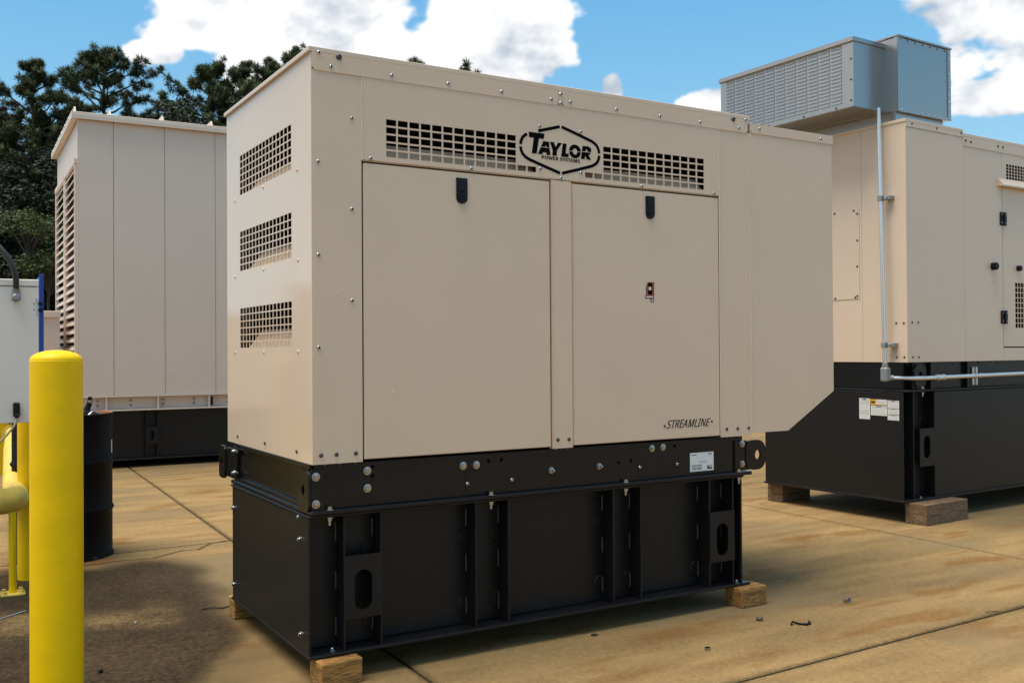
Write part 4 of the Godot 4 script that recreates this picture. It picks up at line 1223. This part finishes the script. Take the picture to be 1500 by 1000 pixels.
func left_things() -> void:
	bollard(V(-0.88, 0, -0.07), 0.0838, 1.237, "yellow steel bollard with domed top, nearest the camera at left")
	bollard(V(-0.735, 0, -2.545), 0.0838, 1.2, "yellow bollard partly hidden behind the nearest bollard, under the white cabinet's edge")
	bollard(V(-0.585, 0, -7.95), 0.0838, 1.15, "farthest yellow bollard, at left picture edge before the black tank base")
	# pipe rail with elbow
	var t := thing("pipe_rail", V(-0.868, 0, -2.2), 0, "faded yellow pipe rail turning a corner on a thin bolted post", "pipe rail")
	acc[t] = at(V(-0.868, 0, -2.2))
	var pts := [V(-0.955, 0.485, -2.195)]
	for k in 9:
		var a := PI / 2 * k / 8.0
		pts.append(V(-0.95 + 0.105 * sin(a), 0.485, -2.30 + 0.105 * cos(a)))
	pts.append(V(-0.842, 0.485, -2.34))
	part("elbow", MB.new().tube(pts, [0.067], 22).done(), M.yellow_faded, t)
	part("pipe", MB.new().tube([V(-2.2, 0.485, -2.195), V(-0.957, 0.485, -2.195)], [0.066], 22).done(), M.yellow_faded, t)
	part("pipe", MB.new().tube([V(-0.842, 0.485, -2.342), V(-0.66, 0.485, -5.2), V(-0.53, 0.485, -7.0)], [0.065], 22).done(), M.yellow_faded, t)
	part("flange", MB.new().tube([V(-0.53, 0.485, -7.001), V(-0.525, 0.485, -7.03)], [0.095], 22).tube([V(-0.525, 0.485, -7.031), V(-0.515, 0.485, -7.10)], [0.05], 16).done(), M.yellow_faded, t)
	part("weld_ring", MB.new().tube([V(-0.960, 0.485, -2.195), V(-0.954, 0.485, -2.195)], [0.0685], 22).done(), M.rust, t)
	for x in [-0.868, -2.0]:
		var post := part("post", MB.new().tube([V(x, 0.012, -2.17), V(x, 0.43, -2.18)], [0.0185], 14).done(), M.yellow, t)
		part("base_plate", bx(V(x - 0.058, 0.001, -2.225), V(x + 0.058, 0.012, -2.115), 0.002), M.yellow_faded, post)
		for q in [[-0.04, -2.205], [0.04, -2.205], [-0.04, -2.135], [0.04, -2.135]]:
			part("anchor_bolt", HANG, M.yellow_faded, post, at(V(x + q[0], -0.001, q[1]), UPWARD))
	part("post", MB.new().tube([V(-0.56, 0.0, -6.6), V(-0.56, 0.43, -6.6)], [0.0185], 12).done(), M.yellow, t)
	# cabinet
	var cb := thing("electrical_cabinet", V(-1.2, 0, -2.25), 0, "white electrical cabinet with a blue side at left picture edge", "cabinet")
	acc[cb] = at(V(-1.2, 0, -2.25))
	part("body", bx(V(-1.75, 0.905, -2.33), V(-0.745, 1.60, -2.152), 0.004), M.cabinet, cb)
	var dr := part("door", bx(V(-1.75, 0.897, -2.1515), V(-0.745, 1.609, -2.145), 0.002), M.cabinet, cb)
	part("top_trim", bx(V(-1.75, 1.613, -2.33), V(-0.745, 1.648, -2.142), 0.003), M.cabinet, cb)
	part("side_panel", MB.new().box(V(-0.7425, 0.86, -2.152), V(-0.7205, 1.678, -2.147), 0.001).box(V(-0.7255, 0.86, -2.45), V(-0.7205, 1.678, -2.1525), 0.001).done(), M.blue, cb)
	part("hinge", bx(V(-0.757, 1.462, -2.1445), V(-0.747, 1.552, -2.135), 0.002), M.zinc, dr)
	for y in [1.488, 1.522]:
		part("knob", MB.new().lathe([Vector2(0.010, 0), Vector2(0.010, 0.014), Vector2(0, 0.016)], 14, V(-0.737, y, -2.147)).done(), M.plastic, cb)
	screws([[-0.768, 1.49], [-0.768, 1.522]], dr, FRONT, -2.145, M.screw_dark, "screw", null, 0.4)
	part("latch", MB.new().box(V(-0.868, 0.93, -2.1445), V(-0.836, 1.005, -2.115), 0.006).box(V(-0.862, 0.925, -2.12), V(-0.842, 0.945, -2.10), 0.004).done(), M.plastic, dr)
	part("gland", MB.new().tube([V(-0.853, 1.575, -2.128), V(-0.853, 1.60, -2.120)], [0.019], 14).tube([V(-0.853, 1.556, -2.128), V(-0.853, 1.576, -2.128)], [0.022], 14).lathe([Vector2(0.022, 0), Vector2(0.022, 0.035), Vector2(0.012, 0.042), Vector2(0, 0.042)], 14, V(-0.853, 1.552, -2.1448)).done(), M.cast, dr)
	var arc := []
	for p in [[-0.853, 1.59, -2.12], [-0.855, 1.64, -2.10], [-0.868, 1.70, -2.09], [-0.892, 1.755, -2.09], [-0.935, 1.81, -2.10], [-1.0, 1.85, -2.13], [-1.09, 1.87, -2.18], [-1.18, 1.84, -2.22], [-1.22, 1.75, -2.24], [-1.23, 1.645, -2.24]]:
		arc.append(V(p[0], p[1], p[2]))
	part("flexible_conduit", MB.new().tube(arc, [0.0145], 12).done(), M.rubber, cb)
	for x in [-1.08, -1.68]:
		part("leg", bx(V(x - 0.025, 0.001, -2.30), V(x + 0.025, 0.904, -2.25), 0.002), M.blue, cb)
	var rope := []
	for k in 9:
		var f := k / 8.0
		rope.append(V(-0.850 - 0.16 * f * f - 0.01 * f, 0.925 - 0.20 * f + 0.02 * sin(f * PI), -2.11 + 0.02 * f))
	for k in 4:
		rope.append(rope[rope.size() - 1] + V(-0.08, -0.03, -0.01))
	tag(part("cord", MB.new().tube(rope, [0.006], 8).done(), M.rope, self), "pale yellow cord hanging from the black latch of the white cabinet", "cord")
	# drum
	var d := thing("oil_drum", V(-0.523, 0, -3.10), 0, "black steel oil drum with rusty open top behind the nearest bollard", "drum")
	acc[d] = at(V(-0.523, 0, -3.10))
	var R := 0.286
	var prof := [Vector2(R + 0.006, 0.0), Vector2(R + 0.008, 0.012), Vector2(R, 0.022), Vector2(R, 0.278), Vector2(R + 0.004, 0.284), Vector2(R + 0.011, 0.295), Vector2(R + 0.004, 0.306), Vector2(R, 0.312), Vector2(R, 0.568), Vector2(R + 0.004, 0.574), Vector2(R + 0.011, 0.585), Vector2(R + 0.004, 0.596), Vector2(R, 0.602), Vector2(R, 0.872)]
	part("shell", MB.new().frame(UPWARD, V(-0.523, 0, -3.10)).lathe(prof, 48, Vector3.ZERO, true).done(), M.drum, d)
	part("rim", MB.new().frame(UPWARD, V(-0.523, 0, -3.10)).lathe([Vector2(R, 0.868), Vector2(R + 0.008, 0.873), Vector2(R + 0.008, 0.882), Vector2(R + 0.003, 0.887)], 48, Vector3.ZERO, true).done(), M.drum, d)
	part("rusty_lip", MB.new().frame(UPWARD, V(-0.523, 0, -3.10)).lathe([Vector2(R + 0.0029, 0.8871), Vector2(R - 0.004, 0.887), Vector2(R - 0.008, 0.880), Vector2(R - 0.008, 0.80)], 48, Vector3.ZERO, true).done(), M.rust, d)
	part("lid", MB.new().frame(UPWARD, V(-0.523, 0, -3.10)).lathe([Vector2(R - 0.0085, 0.835), Vector2(0.1, 0.842), Vector2(0, 0.842)], 48).done(), M.rust, d)
	var st := MB.new()
	for k in 3:
		var a0 := 0.30 + k * 0.03
		var a1 := a0 + 0.03
		var q := []
		for a in [[a0, 0.635], [a1, 0.635], [a1, 0.715], [a0, 0.715]]:
			q.append(V(-0.523 + cos(a[0]) * (R + 0.001), a[1], -3.10 + sin(a[0]) * (R + 0.001)))
		st.quad(q[0], q[1], q[2], q[3], V(cos(a0 + 0.015), 0, sin(a0 + 0.015)))
	part("sticker", st.done(), M.paper, d)
	var pc := thing("pipe_clamp", V(-0.40, 0.842, -3.00), 0.4, "black metal clamp standing on the rusty drum top", "clamp")
	part("jaw", MB.new().tube([V(-0.02, 0.01, 0), V(0.0, 0.06, 0), V(0.02, 0.12, 0.01), V(0.015, 0.145, 0.01)], [0.022, 0.020, 0.016, 0.012], 8).done(), M.plastic, pc)
	part("body", MB.new().tube([V(-0.08, 0.022, 0), V(0.0, 0.035, 0.01), V(0.09, 0.02, 0.0)], [0.018, 0.035, 0.014], 8).done(), M.plastic, pc)
	part("bolt", MB.new().frame(Basis.IDENTITY, V(0.012, 0.115, 0.02)).lathe([Vector2(0.012, 0), Vector2(0.012, 0.012), Vector2(0, 0.012)], 6).done(), M.zinc, pc)
	tag(part("bent_bracket", MB.new().tube([V(-0.31, 0.845, -2.96), V(-0.33, 0.885, -2.96), V(-0.37, 0.90, -2.95), V(-0.40, 0.87, -2.94)], [0.009], 8).done(), M.zinc, self), "small bent pale metal bracket beside the clamp on the drum", "bracket")
	tag(part("crumpled_rag", rag(V(-0.50, 0.852, -2.93), 0.055, 5).done(), M.paper, self), "small crumpled pale rag on the drum top left of the clamp", "rag")
	tag(part("crumpled_rag", rag(V(-0.60, 0.852, -2.94), 0.04, 6).done(), M.paper, self), "scrap of white rag on the drum rim nearest the bollard", "rag")


func rag(p: Vector3, r: float, sd: int) -> MB:
	var m := MB.new()
	var f := noise(1.3, 2, sd)
	var pts := func(i: int, j: int) -> Vector3:
		var a := TAU * i / 10.0
		var b := PI * j / 6.0
		var q := V(sin(b) * cos(a), cos(b) * 0.6, sin(b) * sin(a))
		return p + q * r * (1.0 + 0.6 * f.get_noise_3dv(q * 1.2))
	for i in 10:
		for j in 6:
			var a: Vector3 = pts.call(i, j)
			var b: Vector3 = pts.call(i + 1, j)
			var c: Vector3 = pts.call(i + 1, j + 1)
			var d: Vector3 = pts.call(i, j + 1)
			var nn := ((a + b + c + d) / 4.0 - p).normalized()
			if j > 0:
				m.tri(a, b, c, nn)
			if j < 5:
				m.tri(a, c, d, nn)
	return m


func blocks() -> void:
	var B := [
		[V(0.0, 0, -0.045), V(0.166, 0.094, 0.12), 0.04, "timber", "new brown timber block under the front set's near corner", "near"],
		[V(2.135, 0, -0.05), V(0.17, 0.094, 0.12), 0.02, "timber", "new brown timber block under the front set's right front corner", ""],
		[V(-0.012, 0, -1.16), V(0.17, 0.094, 0.10), 0.0, "timber", "new timber block under the left rear corner of the front set's tank", ""],
		[V(2.1, 0, -1.10), V(0.17, 0.094, 0.10), 0.0, "", "", ""],
		[V(4.80, 0, -1.03), V(0.52, 0.148, 0.17), 0.06, "timber_old", "weathered grey timber block under the right set's front corner", ""],
		[V(4.765, 0, -2.34), V(0.34, 0.148, 0.16), 0.03, "timber_old", "weathered timber block under the far left corner of the right set", ""]]
	for b in B:
		if b[3] == "":
			continue
		var m := MB.new().box(V(0, 0.0005, 0), b[1], 0.004)
		tag(part("timber_block", m.done(), M[b[3]], self, Transform3D(Basis(Vector3.UP, b[2]), b[0])), b[4], "timber block", "timber blocks carrying the sets")


func debris() -> void:
	tag(part("stone", rag(V(2.06, 0.010, 0.26), 0.016, 9).done(), M.stone, self), "small brown stone on concrete, left of the black hook", "stone")
	tag(part("wire_hook", MB.new().tube([V(2.12, 0.006, 0.40), V(2.14, 0.012, 0.385), V(2.16, 0.006, 0.41), V(2.18, 0.006, 0.435), V(2.21, 0.006, 0.43), V(2.22, 0.008, 0.41)], [0.005], 8).done(), M.plastic, self), "small curled black wire hook lying on the concrete", "wire hook")
	var nut := thing("metal_clip", V(2.67, 0, 0.25), 0.3, "small shiny metal clip on concrete below the right set", "clip")
	part("plate", bx(V(-0.025, 0.001, -0.012), V(0.025, 0.006, 0.012), 0.001), M.zinc, nut)
	for x in [-0.02, 0.0, 0.02]:
		part("tab", bx(V(x - 0.006, 0.006, -0.01), V(x + 0.004, 0.02, 0.01), 0.001), M.zinc, nut)
	tag(part("loose_nut", MB.new().frame(UPWARD, V(1.55, 0.0, 0.47)).lathe([Vector2(0.006, 0.001), Vector2(0.013, 0.001), Vector2(0.013, 0.012), Vector2(0.006, 0.012), Vector2(0.006, 0.001)], 6).done(), M.zinc, self), "loose grey nut on concrete in front of the right timber block", "nut")
	tag(part("washer", MB.new().frame(UPWARD, V(1.27, 0.0, 0.05)).lathe([Vector2(0.006, 0.001), Vector2(0.016, 0.001), Vector2(0.016, 0.005), Vector2(0.006, 0.005)], 14).done(), M.zinc, self), "dull washer on concrete below the middle of the front tank", "washer")
	tag(part("twig", MB.new().tube([V(-0.10, 0.005, -1.33), V(-0.05, 0.009, -1.315), V(-0.01, 0.005, -1.29), V(0.04, 0.007, -1.31)], [0.004], 6).done(), M.bark, self), "thin dark twig on concrete beside the front set's left rear block", "twig")
	tag(part("wire", MB.new().tube([V(-1.3, 0.004, -1.55), V(-1.0, 0.004, -1.62), V(-0.84, 0.004, -1.76)], [0.003], 6).done(), M.conduit, self), "thin straight pale wire on the dark oily patch at left edge", "wire")
	tag(part("rubber_scrap", rag(V(-1.03, 0.01, -0.87), 0.022, 12).done(), M.plastic, self), "black rubber scrap on the dark patch at the left edge", "scrap")
	tag(part("pebble", rag(V(-0.67, 0.007, -0.58), 0.010, 14).done(), M.plastic, self), "black pebble on the dark patch right of the nearest bollard", "pebble")
	tag(part("pebble", rag(V(-0.42, 0.004, -1.25), 0.007, 15).done(), M.chalk, self), "pale pebble in the middle of the dark oily patch", "pebble")
	tag(part("dead_leaf", rag(V(-0.39, 0.006, -2.86), 0.03, 16).done(), M.plastic, self), "dark dead leaf lying by the foot of the drum", "leaf")
	tag(part("twig", MB.new().tube([V(3.05, 0.005, 0.74), V(3.08, 0.008, 0.75), V(3.12, 0.005, 0.77)], [0.002], 6).done(), M.bark, self), "thin twig near the joint at the right", "twig")


# ---------------------------------------------------------------- trees

func tuft(blades: int, long: float, wide: float, flat: float, sd: int, leaf := false) -> ArrayMesh:
	var r := RandomNumberGenerator.new()
	r.seed = sd
	var b := MB.new()
	var cols := PackedColorArray()
	for k in blades:
		var d := Vector3(r.randfn(), r.randfn() + 0.45, r.randfn()).normalized()
		d.y *= flat
		var side := d.cross(Vector3(r.randfn(), r.randfn(), r.randfn())).normalized() * wide * r.randf_range(0.7, 1.2)
		var l := long * r.randf_range(0.65, 1.1)
		var c0 := Vector3.ZERO
		if leaf:
			c0 = d * long * r.randf_range(0.2, 1.0)
			d = Vector3(r.randfn(), r.randfn() * 0.6, r.randfn()).normalized()
			l = wide * 3.0
		var nn := (d.normalized() * 0.7 + side.cross(d).normalized() * 0.7).normalized()
		if leaf:
			nn = side.cross(d).normalized()
			if nn.y < 0:
				nn = -nn
			b.quad(c0, c0 + d * l * 0.5 + side, c0 + d * l, c0 + d * l * 0.5 - side, nn)
		else:
			b.tri(c0 + d * 0.02 + side * 0.5, c0 + d * l, c0 + d * 0.02 - side * 0.5, nn)
			b.tri(c0 + d * l * 0.35 + side, c0 + d * l, c0 + d * l * 0.35 - side, nn)
		var t := r.randf_range(0.75, 1.3)
		while cols.size() < b.v.size():
			cols.append(Color(t, t, t * 0.9))
	var a := b.done().surface_get_arrays(0)
	a[Mesh.ARRAY_COLOR] = cols
	var m := ArrayMesh.new()
	m.add_surface_from_arrays(Mesh.PRIMITIVE_TRIANGLES, a)
	return m


func crown(t: Node3D, places: Array, mesh: Mesh, m: Material, r: RandomNumberGenerator, lo: float, hi: float) -> void:
	var mm := MultiMesh.new()
	mm.transform_format = MultiMesh.TRANSFORM_3D
	mm.use_colors = true
	mm.mesh = mesh
	mm.instance_count = places.size()
	for k in places.size():
		var b := Basis.from_euler(Vector3(r.randf_range(-0.5, 0.5), r.randf() * TAU, r.randf_range(-0.5, 0.5))).scaled(Vector3.ONE * r.randf_range(lo, hi))
		mm.set_instance_transform(k, Transform3D(b, places[k]))
		var g := r.randf_range(0.7, 1.35)
		mm.set_instance_color(k, Color(g, g * r.randf_range(0.95, 1.05), g))
	var o := MultiMeshInstance3D.new()
	o.name = "crown"
	o.set_meta("kind", "stuff")
	o.multimesh = mm
	o.material_override = m
	t.add_child(o)


# a pine: tapering trunk, whorls of limbs that turn up, needle tufts towards their ends
func pine(p: Vector3, h: float, base: float, reach: float, limbs: int, per: int, sd: int, m: Material, mesh: Mesh, label: String, group := "") -> void:
	var r := RandomNumberGenerator.new()
	r.seed = sd
	var t := thing("pine_tree", p, 0, label, "pine", group)
	var lean := Vector3(r.randf_range(-0.5, 0.5), 0, r.randf_range(-0.4, 0.4))
	var axis := func(y: float) -> Vector3:
		var f := y / h
		return Vector3(lean.x * f * f + 0.15 * sin(f * 5.0 + sd), y, lean.z * f * f + 0.12 * sin(f * 4.0 + sd * 2.0))
	var pts := []
	var rad := []
	for k in 13:
		pts.append(axis.call(h * 0.985 * k / 12.0) - V(0, 0.25 if k == 0 else 0.0, 0))
		rad.append(lerpf(0.020 * h, 0.03, pow(k / 12.0, 0.8)))
	part("trunk", MB.new().tube(pts, rad, 9).done(), M.bark, t)
	var wood := MB.new()
	var places := []
	for k in limbs:
		var f := (k + r.randf()) / limbs
		var y := lerpf(base, h * 0.97, f)
		var a := k * 2.399 + r.randf_range(-0.5, 0.5)
		var prof := (0.55 + 0.45 * sin(PI * minf(1.0, f * 1.15 + 0.12))) * (1.0 - smoothstep(0.72, 1.0, f) * 0.72)
		var l := reach * prof * r.randf_range(0.6, 1.15)
		var rise := lerpf(0.02, 0.95, f) + r.randf_range(-0.1, 0.2)
		var dir := Vector3(cos(a), 0, sin(a))
		var o: Vector3 = axis.call(y)
		var line := []
		for s in 5:
			var q := s / 4.0
			line.append(o + dir * l * q + Vector3.UP * l * (rise * q * 0.6 + 0.22 * q * q) + Vector3(r.randfn(), r.randfn(), r.randfn()) * 0.05 * q * l)
		wood.tube(line, [0.055, 0.042, 0.03, 0.02, 0.01], 5, false)
		for s in 5:
			var q0: Vector3 = line[2 + s % 2].lerp(line[3 + s % 2], r.randf())
			var d2 := (dir.rotated(Vector3.UP, r.randf_range(-1.3, 1.3)) + Vector3.UP * r.randf_range(0.0, 0.8)).normalized()
			var e := q0 + d2 * l * r.randf_range(0.16, 0.42)
			wood.tube([q0, (q0 + e) * 0.5 + V(0, 0.03, 0), e], [0.022, 0.015, 0.008], 4, false)
			for n in per:
				places.append(e - d2 * n * 0.20 + Vector3(r.randfn(), r.randfn() * 0.7, r.randfn()) * 0.07)
		for n in per:
			places.append(line[4].lerp(line[3], n * 0.3) + Vector3(r.randfn(), r.randfn() * 0.7, r.randfn()) * 0.08)
	for n in per * 3:
		places.append(axis.call(h * r.randf_range(0.93, 1.0)) + Vector3(r.randfn(), r.randfn(), r.randfn()) * 0.2)
	part("limbs", wood.done(), M.bark, t)
	crown(t, places, mesh, m, r, 0.7, 1.15)


# a broadleaf tree or bush: clumps over an uneven crown of several lobes
func broadleaf(called: String, p: Vector3, h: float, base: float, reach: float, n: int, sd: int, m: Material, mesh: Mesh, label: String, category: String, group := "", lo := 0.8, hi := 1.5) -> void:
	var r := RandomNumberGenerator.new()
	r.seed = sd
	var t := thing(called, p, 0, label, category, group)
	part("trunk", MB.new().tube([V(0, -0.2, 0), V(0.1, h * 0.3, 0.05), V(-0.05, h * 0.62, 0), V(0.05, h * 0.85, 0.1)], [0.022 * h, 0.017 * h, 0.010 * h, 0.03], 9).done(), M.bark, t)
	var wood := MB.new()
	var places := []
	var lobes := []
	for k in 16:
		var f := (k + 0.5) / 16.0
		var y := lerpf(base, h - reach * 0.25, f)
		var a := k * 2.399 + r.randf_range(-0.4, 0.4)
		var out := reach * (0.72 * sqrt(maxf(0.05, 1.0 - pow(f * 1.5 - 0.6, 2)))) * r.randf_range(0.6, 1.1)
		var c := V(cos(a) * out, y, sin(a) * out)
		lobes.append([c, reach * r.randf_range(0.28, 0.46)])
		wood.tube([V(0, maxf(0.5, y - out * 0.7 - 0.4), 0), c * V(0.5, 1, 0.5) - V(0, out * 0.2, 0), c], [0.006 * h, 0.004 * h, 0.0013 * h], 5, false)
	for k in n:
		var l: Array = lobes[k % 16]
		var d: Vector3 = Vector3(r.randfn(), r.randfn(), r.randfn()).normalized() * l[1] * pow(r.randf(), 0.4)
		places.append(l[0] + d * V(1.0, 0.8, 1.0))
	part("limbs", wood.done(), M.bark, t)
	crown(t, places, mesh, m, r, lo, hi)


func trees() -> void:
	var a := tuft(90, 0.31, 0.014, 0.95, 5)
	var far := tuft(46, 0.30, 0.030, 0.9, 6)
	var leaf := tuft(26, 0.42, 0.045, 0.75, 7, true)
	var g := "pines along the tree line"
	# the pines that stand against the sky
	pine(V(4.75, 0, -39.2), 13.75, 8.2, 2.35, 40, 2, 11, M.needles, a, "open round-topped pine standing alone against blue sky above the back generator", g)
	pine(V(2.35, 0, -40.7), 13.3, 5.2, 2.0, 40, 2, 12, M.needles, a, "pine with upright sprays, second from left above the blue post", g)
	pine(V(0.5, 0, -41.2), 12.9, 4.6, 2.0, 40, 2, 13, M.needles, a, "leftmost pine in the tree line, cut by the picture edge", g)
	pine(V(8.5, 0, -37.4), 13.3, 6.0, 2.3, 40, 2, 14, M.needles, a, "pine top against cloud, right of the blue gap in the tree line", g)
	pine(V(9.9, 0, -36.6), 13.3, 6.0, 2.2, 40, 2, 15, M.needles, a, "pine top just left of the front set's roof corner", g)
	pine(V(11.9, 0, -35.4), 14.0, 6.0, 2.4, 42, 2, 16, M.needles, a, "tallest pine top touching the front set's near roof corner", g)
	pine(V(10.9, 0, -36.0), 13.5, 6.0, 2.3, 42, 2, 19, M.needles, a, "broad pine just behind the front set's roof edge", g)
	pine(V(16.4, 0, -33.0), 13.3, 7.0, 2.0, 34, 2, 17, M.needles, a, "pine whose tip shows above the middle of the front roof", g)
	pine(V(18.0, 0, -32.0), 12.9, 7.0, 1.8, 34, 2, 18, M.needles, a, "small pine tip, rightmost above the front roof edge", g)
	# darker pines that fill the row behind
	var k := 0
	for q in [[-1.2, -44.5, 12.2], [3.6, -44.0, 11.6], [6.6, -44.0, 11.8], [1.2, -46.5, 12.4], [10.6, -41.5, 12.6], [13.4, -39.5, 12.5], [-3.4, -43.0, 12.6], [0.0, -45.0, 12.0], [2.6, -45.5, 12.0], [4.9, -46.0, 12.6], [8.6, -42.5, 12.0]]:
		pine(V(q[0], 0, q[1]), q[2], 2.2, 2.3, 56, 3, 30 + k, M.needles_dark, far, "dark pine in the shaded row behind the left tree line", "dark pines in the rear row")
		k += 1
	# broadleaf trees in front of them
	broadleaf("broadleaf_tree", V(7.6, 0, -36.2), 11.4, 2.5, 2.6, 900, 50, M.leaves, leaf, "dense rounded dark tree right of the blue gap behind the back roof", "tree")
	broadleaf("broadleaf_tree", V(10.4, 0, -34.4), 11.6, 2.5, 2.6, 900, 51, M.leaves, leaf, "dense dark tree between back roof and front set's roof corner", "tree")
	broadleaf("broadleaf_tree", V(3.7, 0, -38.2), 9.6, 1.5, 2.6, 900, 52, M.leaves, leaf, "dark leafy tree below the round-topped pine", "tree")
	broadleaf("broadleaf_tree", V(0.9, 0, -37.6), 8.6, 1.0, 2.7, 900, 53, M.leaves, leaf, "shaded leafy tree above the white cabinet at left edge", "tree")
	k = 0
	for q in [[-1.6, -40.0, 8.2], [0.4, -42.5, 9.6], [2.2, -39.4, 9.4], [2.6, -41.0, 8.0], [5.8, -41.0, 8.8], [4.4, -35.4, 6.5], [-3.2, -38.5, 8.0], [1.6, -43.0, 8.5]]:
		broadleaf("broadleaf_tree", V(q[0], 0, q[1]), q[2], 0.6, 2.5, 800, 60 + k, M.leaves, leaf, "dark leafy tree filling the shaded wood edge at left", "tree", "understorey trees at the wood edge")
		k += 1
	broadleaf("sapling", V(1.9, 0, -34.6), 6.3, 5.5, 1.5, 110, 80, M.leaves_bright, leaf, "bright green sapling spray left of the louvered end, upper", "sapling", "", 0.6, 0.9)
	broadleaf("sapling", V(2.5, 0, -34.0), 4.8, 4.2, 1.3, 90, 81, M.leaves_bright, leaf, "bright green sapling spray just above the blue post", "sapling", "", 0.7, 1.1)
	for q in [[1.0, -36.0, 4.2, 90], [3.0, -35.6, 4.0, 91], [-1.5, -36.4, 4.4, 92]]:
		broadleaf("bush", V(q[0], 0, q[1]), q[2], 0.3, 2.2, 600, q[3], M.leaves, leaf, "dark bush at the foot of the wood behind the cabinet", "bush", "bushes at the foot of the wood")


# ---------------------------------------------------------------- the scene

func _ready() -> void:
	rng.seed = 7
	var cam := Camera3D.new()
	cam.name = "camera"
	add_child(cam)
	cam.position = Vector3(-1.2673, 1.26, 3.5873)
	cam.rotation_degrees = Vector3(0.5193, -30.9693, -0.3513)
	cam.fov = 38.35
	cam.near = 0.05
	cam.far = 1500.0
	cam.current = true
	var sun := DirectionalLight3D.new()
	sun.name = "sun"
	add_child(sun)
	sun.look_at_from_position(Vector3.ZERO, -Vector3(-0.28, 0.95, -0.05), Vector3.RIGHT)
	sun.light_energy = 0.8
	sun.light_angular_distance = 42.0
	sun.light_color = Color(1.0, 0.965, 0.91)
	sun.shadow_enabled = true
	var env := Environment.new()
	env.background_mode = Environment.BG_SKY
	env.sky = Sky.new()
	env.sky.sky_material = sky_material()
	env.background_energy_multiplier = 1.0
	env.tonemap_mode = Environment.TONE_MAPPER_LINEAR
	env.tonemap_exposure = 2.1
	env.sdfgi_enabled = true
	env.ssao_enabled = true
	env.ssil_enabled = true
	var we := WorldEnvironment.new()
	we.name = "world_environment"
	we.environment = env
	add_child(we)
	materials()
	hardware()
	build_ground()
	trees()
	back_generator()
	far_enclosure()
	right_generator()
	front_generator()
	left_things()
	blocks()
	debris()
